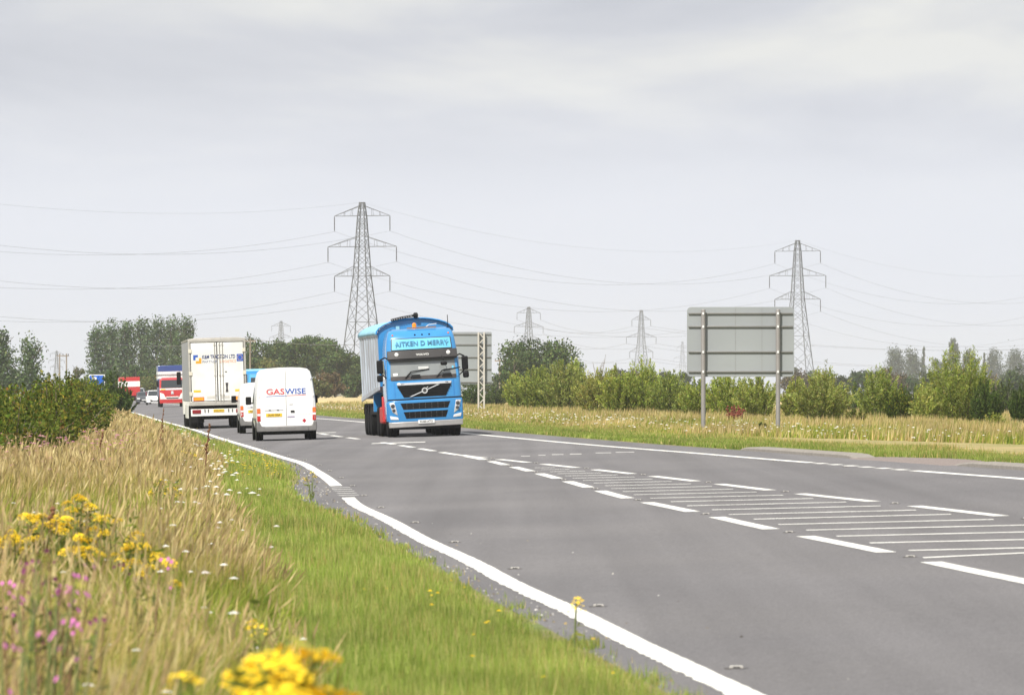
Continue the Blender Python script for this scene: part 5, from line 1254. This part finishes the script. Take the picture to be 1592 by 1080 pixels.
wc.patch('windscreen', M_glass, wl, [(-1.08, 1.9), (1.08, 1.9), (1.04, 2.65), (-1.04, 2.65)], .012, .03, 10, 3)
for s in (-1, 1):
    wheel(wl, s*1.05, 15.0, .50, .30, s); wheel(wl, s*1.06, 11.6, .50, .30, s)
    MB().box(min(s*1.28, s*1.48), max(s*1.28, s*1.48), 15.9, 16.05, 2.0, 2.6).build('mirror', M_black, wl, bevel=.03)

# ---- oncoming and distant lorries
M_rcab = mat('lorry_red', (0.48, 0.025, 0.025), 0.35, var=0.06, coat=0.4)
M_navyb = mat('lorry_navy', (0.03, 0.06, 0.22), 0.4, var=0.08, coat=0.3)
M_bluebox = mat('lorry_sky_blue', (0.05, 0.33, 0.66), 0.4, var=0.06, coat=0.3)
M_palec = mat('lorry_pale_cyan', (0.36, 0.66, 0.76), 0.5, var=0.05)
def lorry(name, x, d, away, label, cab_m, box_m, box_h, cab_h, L=8.0, stripes=(), front=(), group=None):
    r = place(name, x, d, away)
    c = Cab([(.4, 1.21, 0), (1.2, 1.24, .02), (1.9, 1.23, -.03), (2.7, 1.19, -.22), (cab_h - .2, 1.10, -.42), (cab_h, .95, -.75)], 2.1)
    c.body(cab_m, r, .55, cab_h, 'cab')
    c.patch('windscreen', M_glass, r, [(-1.08, 1.85), (1.08, 1.85), (1.03, 2.62), (-1.03, 2.62)], .012, .03, 10, 3)
    for nm, m_, q, off in front: c.patch(nm, m_, r, q, off, .03, 10, 2)
    for s in (-1, 1):
        q = [(s*.80, .78), (s*1.16, .82), (s*1.18, 1.0), (s*.85, .98)]
        if s < 0: q = [q[1], q[0], q[3], q[2]]
        c.patch('headlight', M_clear, r, q, .05, .04, 3, 2)
        MB().box(min(s*1.28, s*1.5), max(s*1.28, s*1.5), -.42, -.28, 1.95, 2.6).build('mirror', M_black, r, bevel=.03)
        for y_ in (-1.35, -L + 1.2, -L + 2.5): wheel(r, s*1.06, y_, .50, .30, s)
    c.patch('bumper', cab_m, r, [(-1.22, .38), (1.22, .38), (1.24, .72), (-1.24, .72)], .05, .15, 10, 2)
    bx = MB().box(-1.26, 1.26, -L, -2.35, 1.0, box_h).build('box_body', box_m, r, bevel=.04)
    for nm, m_, z0, z1 in stripes:
        MB().box(-1.268, 1.268, -L - .01, -2.34, z0, z1).build(nm, m_, bx)
    MB().box(-.5, .5, -L, -.5, .55, 1.0).build('chassis', M_under, r)
    for s in (-1, 1): MB().box(min(s*.8, s*1.15), max(s*.8, s*1.15), -L - .04, -L, .72, .90).build('tail_light', M_red, r)
    MB().box(-1.15, 1.15, -L - .03, -L + .05, .55, .72).build('rear_bumper', M_under, r)
    tag(r, label, 'lorry', group)
    return r
dR = 531.0
lorry('box_lorry', xd(268.5, dR), dR, False, 'oncoming red and white lorry with a dark blue box behind the cab', M_rcab, M_navyb, 4.05, 2.85, 9.0,
      stripes=(('white_band', M_box, 2.75, 3.45), ('grey_wave_band', M_side, 3.0, 3.2)),
      front=(('white_band', M_box, [(-1.2, 1.66), (1.2, 1.66), (1.2, 1.82), (-1.2, 1.82)], .02), ('white_front', M_box, [(-1.18, .75), (-.55, .75), (-.85, 1.3), (-1.2, 1.42)], .03), ('white_front', M_box, [(.55, .75), (1.18, .75), (1.2, 1.42), (.85, 1.3)], .03), ('white_front', M_box, [(-.56, .75), (.56, .75), (.62, 1.02), (-.62, 1.02)], .031),
             ('lower_grille', M_visor, [(-.55, .8), (.55, .8), (.6, .92), (-.6, .92)], .04), ('emblem', M_chrome, [(-.13, 1.25), (.13, 1.25), (.10, 1.55), (-.10, 1.55)], .04), ('amber_panel', M_yel, [(.65, 1.67), (1.1, 1.67), (1.1, 1.76), (.65, 1.76)], .03)))
dB = 352.0
lorry('box_lorry', xd(417, dB), dB, False, 'light blue box lorry just showing between white lorry and van', M_bluebox, M_bluebox, 2.92, 2.6, 7.0, stripes=(('pale_roof_edge', M_palec, 2.80, 2.93),))
dK = 655.0
lorry('box_lorry', xd(193, dK), dK + 7.5, True, 'red lorry with a white band, partly behind the left hedge', M_rcab, M_rcab, 3.25, 2.8, 7.5, stripes=(('white_band', M_box, 2.1, 2.75),))

# ---- distant cars
def car(x, d, away, m, label, H=1.48, W=.86, L=4.2):
    r = place('car', x, d, away)
    prof = [(0, .55), (.12, .85), (.9, .95), (1.55, H - .08), (2.0, H), (3.2, H - .02), (3.9, .98), (L - .05, .92), (L, .55)]
    b = MB(); R = []
    for y, z in prof:
        cabin = z > 1.0; w_ = W * (.78 if z > H - .2 else 1.0)
        R.append([(-W, -y, .28), (-W * 1.01, -y, .6), (-W * .99, -y, min(z, .9)), (-w_ * .92, -y, z), (w_ * .92, -y, z), (W * .99, -y, min(z, .9)), (W * 1.01, -y, .6), (W, -y, .28)])
    b.loft(R).build('body', m, r, smooth=True)
    MB().add([(-.70 * W / .86, -.98, .99), (.70 * W / .86, -.98, .99), (.6 * W / .86, -1.52, H - .09), (-.6 * W / .86, -1.52, H - .09)], [(0, 1, 2, 3)]).build('windscreen', M_glass, r).location = (0, .02, .02)
    MB().add([(-.70 * W / .86, -3.86, 1.0), (.70 * W / .86, -3.86, 1.0), (.6 * W / .86, -3.28, H - .05), (-.6 * W / .86, -3.28, H - .05)], [(0, 1, 2, 3)]).build('rear_window', M_glass, r).location = (0, -.02, .02)
    for s in (-1, 1):
        MB().box(min(s*.45, s*.80), max(s*.45, s*.80), -.06, .03, .60, .76).build('headlight', M_clear, r, bevel=.01)
        MB().box(min(s*.55, s*.82), max(s*.55, s*.82), -L - .02, -L + .05, .65, .85).build('tail_light', M_red, r, bevel=.01)
        MB().prism([(-1.15, .98), (-3.6, 1.0), (-3.2, H - .08), (-1.65, H - .12)], 'x', s * W * .80, s * W * .97).build('side_window', M_glass, r)
        for y_ in (-.85, -3.3): wheel(r, s * (W - .09), y_, .31, .2, s)
    MB().box(-.5, .5, 0, .03, .38, .55).build('front_grille', M_black, r)
    MB().box(-.26, .26, .02, .04, .46, .56).build('number_plate', M_plateW, r)
    tag(r, label, 'car', 'far cars coming round the bend')
M_cardark = mat('car_dark_grey', (0.07, 0.075, 0.085), 0.3, var=0.05, coat=0.5)
M_carsil = mat('car_silver_grey', (0.30, 0.32, 0.35), 0.3, 0.4, var=0.05, coat=0.5)
car(xd(224, 640), 640, False, M_cardark, 'small dark far car left of the white car at the bend')
car(xd(241, 610), 610, False, M_white, 'small white far car beside the oncoming red lorry', 1.62, .92)
car(xd(216, 720), 720, False, M_white, 'tiny white far car behind the dark car', 1.9, .95)
car(xd(236, 700), 700, False, M_carsil, 'tiny silver far car behind the white car', 1.5)

# ------------------------------------------------------------------ signs
M_signback = mat('sign_back_grey', (0.305, 0.328, 0.335), 0.55, 0.15, var=0.05, scale=1.2, col2=(0.28, 0.30, 0.312), scale2=0.6)
M_post = mat('sign_post_steel', (0.30, 0.285, 0.275), 0.55, 0.3, var=0.08, scale=3)
M_rail = mat('sign_rail', (0.24, 0.24, 0.235), 0.5, 0.4, var=0.08, scale=3)
def rounded(x0, x1, z0, z1, r_):
    P = []
    for cx, cz, a0 in ((x1 - r_, z0 + r_, -90), (x1 - r_, z1 - r_, 0), (x0 + r_, z1 - r_, 90), (x0 + r_, z0 + r_, 180)):
        for k in range(5): a = math.radians(a0 + k * 22.5); P.append((cx + r_ * math.cos(a), cz + r_ * math.sin(a)))
    return P
DS = 182.0; k_ = DS / FPX
zS = float(surf(xd(1151, DS), DS)); sg = empty('road_sign', (xd(1151, DS), DS, zS), (0, 0, math.radians(-3)))
tag(sg, 'large grey back of a two-post road sign on the far verge', 'sign', 'road signs seen from behind')
Z = lambda py: CAMH + (HOR - py) * k_ - zS
x0, x1 = (1068 - 1151) * k_, (1234.5 - 1151) * k_
pn = MB().prism(rounded(x0, x1, Z(585.5), Z(477), .14), 'y', .0, .03).build('panel', M_signback, sg, bevel=.004)
for xs in (x0 + (x1 - x0) * .335 + .42, x0 + (x1 - x0) * .70): MB().box(xs - .006, xs + .006, -.004, .0, Z(585.5) + .04, Z(477) - .04).build('panel_joint', M_rail, pn)
for py in (487.0, 507.5, 546.8, 577.5):
    z = Z(py); MB().prism([(-.055, z - .022), (-.008, z - .03), (-.008, z + .03), (-.055, z + .022)], 'x', x0 + .05, x1 - .05).build('rail', M_rail, sg, bevel=.004)
for px in (1093.5, 1209.5):
    x = (px - 1151) * k_; po = MB().bar((x, -.13, -.6), (x, -.13, Z(482)), .075, n=14).build('post', M_post, sg, smooth=True)
    MB().lathe([(.078, 0), (.07, .02), (.02, .03)], 'z', (x, -.13, Z(482)), 14).build('post_cap', M_post, po)
    for py in (487.0, 507.5, 546.8, 577.5): MB().box(x - .03, x + .03, -.225, -.20, Z(py) - .045, Z(py) + .03).build('clip', M_clear, po)
DS2 = 366.0; k2 = DS2 / FPX; zS2 = float(surf(xd(735, DS2), DS2)); sg2 = empty('road_sign', (xd(722, DS2), DS2, zS2), (0, 0, math.radians(-2)))
tag(sg2, 'grey back of a road sign on pale lattice posts behind the blue tipper', 'sign', 'road signs seen from behind')
Z2 = lambda py: CAMH + (HOR - py) * k2 - zS2
xa, xb = (672 - 722) * k2, (764.5 - 722) * k2
MB().prism(rounded(xa, xb, Z2(597), Z2(516), .08), 'y', 0, .03).build('panel', M_signback, sg2)
for py in (519.5, 535.5, 555, 573.6, 594): z = Z2(py); MB().box(xa + .04, xb - .04, -.06, -.006, z - .035, z + .035).build('rail', M_rail, sg2)
M_latt = mat('lattice_post_pale', (0.52, 0.49, 0.44), 0.6, 0.1, var=0.1, scale=4)
for px in (748.5, 690):
    x = (px - 722) * k2; lp = MB(); w_ = .19
    lo, hi = -.5, Z2(516.5)
    for s in (-1, 1): lp.box(x + s*w_ - .055, x + s*w_ + .055, -.30, -.10, lo, hi)
    po = lp.build('lattice_post', M_latt, sg2, bevel=.01); nb = 13
    for j in range(nb):
        a, b_ = .2 + (hi - .2) * j / nb, .2 + (hi - .2) * (j + 1) / nb; s = 1 if j % 2 else -1
        MB().bar((x - s*w_, -.2, a), (x + s*w_, -.2, b_), .045).build('lattice_bar', M_latt, po)
# blue direction sign behind the left hedge
DG = 345.0; k3 = DG / FPX; xg = xd(151, DG); zg = float(surf(xg, DG)); bs = empty('road_sign', (xg, DG, zg))
tag(bs, 'small blue direction sign half hidden by the left hedge', 'sign')
Z3 = lambda py: CAMH + (HOR - py) * k3 - zg
MB().prism(rounded(-13 * k3, 12 * k3, Z3(618), Z3(582), .06), 'y', 0, .03).build('border', M_plateW, bs)
fc = MB().prism(rounded(-11.8 * k3, 10.8 * k3, Z3(616.6), Z3(583.4), .05), 'y', -.012, .0).build('blue_face', mat('sign_blue', (0.02, 0.12, 0.55), .35, var=.05), bs)
MB().box(-8 * k3, -1 * k3, -.018, -.011, Z3(590), Z3(586)).build('white_panel', M_plateW, fc)
MB().box(-1 * k3, 7 * k3, -.018, -.011, Z3(604), Z3(598)).build('brown_panel', mat('sign_brown', (0.30, 0.10, 0.03), .5), fc)
MB().box(-8 * k3, 6 * k3, -.018, -.011, Z3(612), Z3(610)).build('white_panel', M_plateW, fc)
for s in (-1, 1): MB().bar((s * 7 * k3, .07, -.5), (s * 7 * k3, .07, Z3(584)), .045, n=10).build('post', M_post, bs)

# ------------------------------------------------------------------ pylons, poles and cables
M_steel = mat('galvanised_lattice', (0.11, 0.115, 0.12), 0.65, 0.2, var=0.12, scale=0.5)
M_ins = mat('insulator_dark', (0.10, 0.10, 0.11), 0.4, var=0.1)
M_wire = mat('conductor_grey', (0.20, 0.20, 0.21), 0.6, 0.3, var=0.05)
M_wood = mat('pole_wood', (0.26, 0.22, 0.18), 0.9, var=0.2, scale=2)
ARMS = [(40.4, 6.6, 1.05), (33.6, 8.15, 1.6), (27.1, 6.6, 2.0)]       # height, reach, tower half-width there
def pylon(px, d, top_y, yaw, label, group, thick=1.0, arms=ARMS, peak=43.4, panels=16):
    k = (peak - CAMH) ; H = CAMH + (HOR - top_y) * d / FPX; f = H / peak
    r = empty('pylon', (xd(px, d), d, 0), (0, 0, yaw)); 
    def half(z): return float(np.interp(z, [0, 12, 27, 34, 40.5, 43.4], [4.3, 3.05, 1.55, 1.15, .78, .45]))
    t = MB(); zs_ = [0.0]
    while zs_[-1] < peak - .2: zs_.append(min(peak, zs_[-1] + max(1.5, 1.55 * half(zs_[-1]))))
    for i, (za, zb) in enumerate(zip(zs_[:-1], zs_[1:])):
        ha, hb = half(za), half(zb); ca = [(-ha, -ha), (ha, -ha), (ha, ha), (-ha, ha)]; cb = [(-hb, -hb), (hb, -hb), (hb, hb), (-hb, hb)]
        for q in range(4):
            t.bar((ca[q][0]*f, ca[q][1]*f, za*f), (cb[q][0]*f, cb[q][1]*f, zb*f), .13*thick)
            n_ = (q + 1) % 4
            t.bar((ca[q][0]*f, ca[q][1]*f, za*f), (cb[n_][0]*f, cb[n_][1]*f, zb*f), .055*thick); t.bar((ca[n_][0]*f, ca[n_][1]*f, za*f), (cb[q][0]*f, cb[q][1]*f, zb*f), .055*thick)
            if i % 3 == 2: t.bar((cb[q][0]*f, cb[q][1]*f, zb*f), (cb[n_][0]*f, cb[n_][1]*f, zb*f), .055*thick)
    t.build('lattice_tower', M_steel, r); tips = {}
    for lvl, (z, reach, _) in zip(('upper', 'middle', 'lower'), arms):
        for side in (-1, 1):
            a = MB(); h = half(z); ht = half(min(peak, z + 2.3)); tip = (side*reach*f, 0, z*f)
            for s in (-1, 1):
                a.bar((side*h*f, s*h*f, z*f), tip, .085*thick); a.bar((side*ht*f, s*ht*f, (z + 2.2)*f), tip, .07*thick)
                for q in (.3, .6):
                    p0 = (side*(h + (reach-h)*q)*f, s*h*(1-q)*f, z*f); p1 = (side*(ht + (reach-ht)*q)*f, s*ht*(1-q)*f, (z + 2.2*(1-q))*f)
                    a.bar(p0, p1, .04*thick)
            a.build('crossarm', M_steel, r)
            MB().lathe([(.05*thick, 0), (.12*thick, -.3*f), (.12*thick, -3.0*f), (.05*thick, -3.4*f)], 'z', tip, 6).build('insulator', M_ins, r)
            tips[(lvl, side)] = (side*reach*f, 0, (z - 3.4)*f)
    tips['peak'] = (0, 0, H); tag(r, label, 'pylon', group)
    M = Matrix.Translation(r.location) @ Matrix.Rotation(yaw, 4, 'Z')
    return {q: M @ Vector(v_) for q, v_ in tips.items()}
P1 = (563, 1214.0, 314.5); P2 = (1240, 1519.0, 373.5)
v12 = Vector((xd(P2[0], P2[1]) - xd(P1[0], P1[1]), P2[1] - P1[1])); yw = -math.atan2(v12.x, v12.y)
T1 = pylon(*P1[:2], P1[2], yw, 'largest steel pylon, rising behind the blue tipper trailer', 'large pylons of the near power line')
T2 = pylon(*P2[:2], P2[2], yw, 'second large pylon, standing behind the near road sign', 'large pylons of the near power line')
T0 = {q: v_ - Vector((v12.x, v12.y, 0)) for q, v_ in T1.items()}; T3 = {q: v_ + Vector((v12.x, v12.y, 0)) for q, v_ in T2.items()}
F1 = pylon(822, 2700.0, 477, .5, 'small grey pylon above the large round tree', 'far small pylons', 1.1)
WIDE = [(38.5, 5.2, 1), (29.5, 8.2, 1.6), (22.0, 6.4, 2)]
F2 = pylon(997, 2850.0, 482, .35, 'small far pylon between round tree and near sign', 'far small pylons', 1.1, WIDE)
F3 = pylon(437, 3300.0, 499, .6, 'faint far pylon above the trees, right of the white lorry', 'far small pylons', 1.0)
F4 = pylon(1061, 4100.0, 531, .4, 'faintest pylon just left of the near sign panel', 'far small pylons', 0.6, WIDE)
F5 = pylon(88, 3300.0, 545, .4, 'faint far pylon beside the twin wooden pole', 'far small pylons', 1.0)
def cable(a, b_, sag, rad, label, group, n=28):
    P = []
    for k in range(n + 1): t = k / n; p = a.lerp(b_, t); p.z -= sag * 4 * t * (1 - t); P.append(p)
    o = MB().tube([p - a for p in P], rad, 4).build('power_cable', M_wire); o.location = a; tag(o, label, 'cable', group)
for (A, B, where) in ((T0, T1, 'running from the largest pylon to the left edge'), (T1, T2, 'hung between the two large pylons'), (T2, T3, 'running from the second pylon to the right edge')):
    for lvl in ('upper', 'middle', 'lower'):
        for side in (-1, 1):
            cable(A[(lvl, side)], B[(lvl, side)], 8.6, .021, f'{lvl} {"left-hand" if side < 0 else "right-hand"} power cable {where}', 'cables of the near power line')
    cable(A['peak'], B['peak'], 6.5, .014, f'thin topmost earth cable {where}', 'cables of the near power line')
# the far line between the small pylons
for lvl in ('upper', 'middle', 'lower'):
    for side in (-1, 1):
        cable(F1[(lvl, side)], F2[(lvl, side)], 5.0, .05, f'{lvl} {"left" if side < 0 else "right"} cable between the two small far pylons', 'cables of the far power line')
        e_ = F2[(lvl, side)] + Vector((330, 160, 0)); cable(F2[(lvl, side)], e_, 12.0, .05, f'{lvl} {"left" if side < 0 else "right"} far cable passing behind sign and second pylon', 'cables of the far power line')
# wooden poles
def pole(px, d, top, label, twin=False, arm=1.0, group=None):
    H = CAMH + (HOR - top) * d / FPX; r = empty('utility_pole', (xd(px, d), d, 0))
    for x in ((-.55, .55) if twin else (0,)): MB().bar((x, 0, -.4), (x, 0, H), .15, .11, 8).build('pole', M_wood, r)
    MB().box(-arm, arm, -.07, .07, H - .45, H - .27).build('crossarm', M_wood, r)
    for x in (-arm + .1, 0, arm - .1): MB().lathe([(.04, 0), (.08, .08), (.05, .25)], 'z', (x, 0, H - .27), 6).build('insulator', M_ins, r)
    tag(r, label, 'pole', group); return Vector((xd(px, d), d, H - .05))
pole(98, 880, 549.5, 'twin wooden pole rising above the left hedge', True, .95)
q1 = pole(389, 760, 526, 'wooden pole just right of the white lorry', False, .8); q2 = pole(777, 800, 557, 'wooden pole right of the rear road sign', False, .75)
q0 = Vector((xd(130, 720), 720, q1.z - .6)); q3 = Vector((xd(870, 640), 640, q2.z + 3.4))
cable(q0, q1, .9, .028, 'low cable crossing in front of the poplars', 'cables of the low line', 14)
cable(q1, Vector((xd(600, 780), 780, q1.z - .3)), .6, .03, 'low cable crossing the trees right of the white lorry', 'cables of the low line', 14)
# bare sapling on the far horizon
sp_r = empty('bare_tree', (xd(931, 820), 820, 0)); b = MB()
for dx, hh in ((-.6, 6.0), (.1, 5.2), (.7, 7.2)): b.tube([(0, 0, 0), (dx * .5, 0, hh * .5), (dx * 1.5, 0, hh)], [.10, .06, .02], 4)
for q in range(9): z = rr.uniform(2.5, 5.5); s = rr.choice([-1, 1]); b.tube([(s * .15, 0, z), (s * .9, 0, z + 1.2)], [.03, .01], 3)
b.build('branch', M_bark, sp_r); tag(sp_r, 'thin bare tree sticking up left of the far lattice pylon', 'tree')

# ------------------------------------------------------------------ the air between
hz = MB().box(-4700, 4700, -400, 4700, -1.0, 48.0).build('haze', None)
hm = bpy.data.materials.new('pale_haze'); hm.use_nodes = True; hn = hm.node_tree; hn.nodes.clear()
ho = hn.nodes.new('ShaderNodeOutputMaterial'); hv = hn.nodes.new('ShaderNodeVolumePrincipled')
hv.inputs['Color'].default_value = (0.93, 0.95, 1.0, 1); hv.inputs['Density'].default_value = 0.00011; hv.inputs['Anisotropy'].default_value = 0.2
hn.links.new(hv.outputs[0], ho.inputs['Volume']); hz.data.materials.clear(); hz.data.materials.append(hm)
tag(hz, 'thin pale summer haze filling the air', 'haze', kind='stuff')
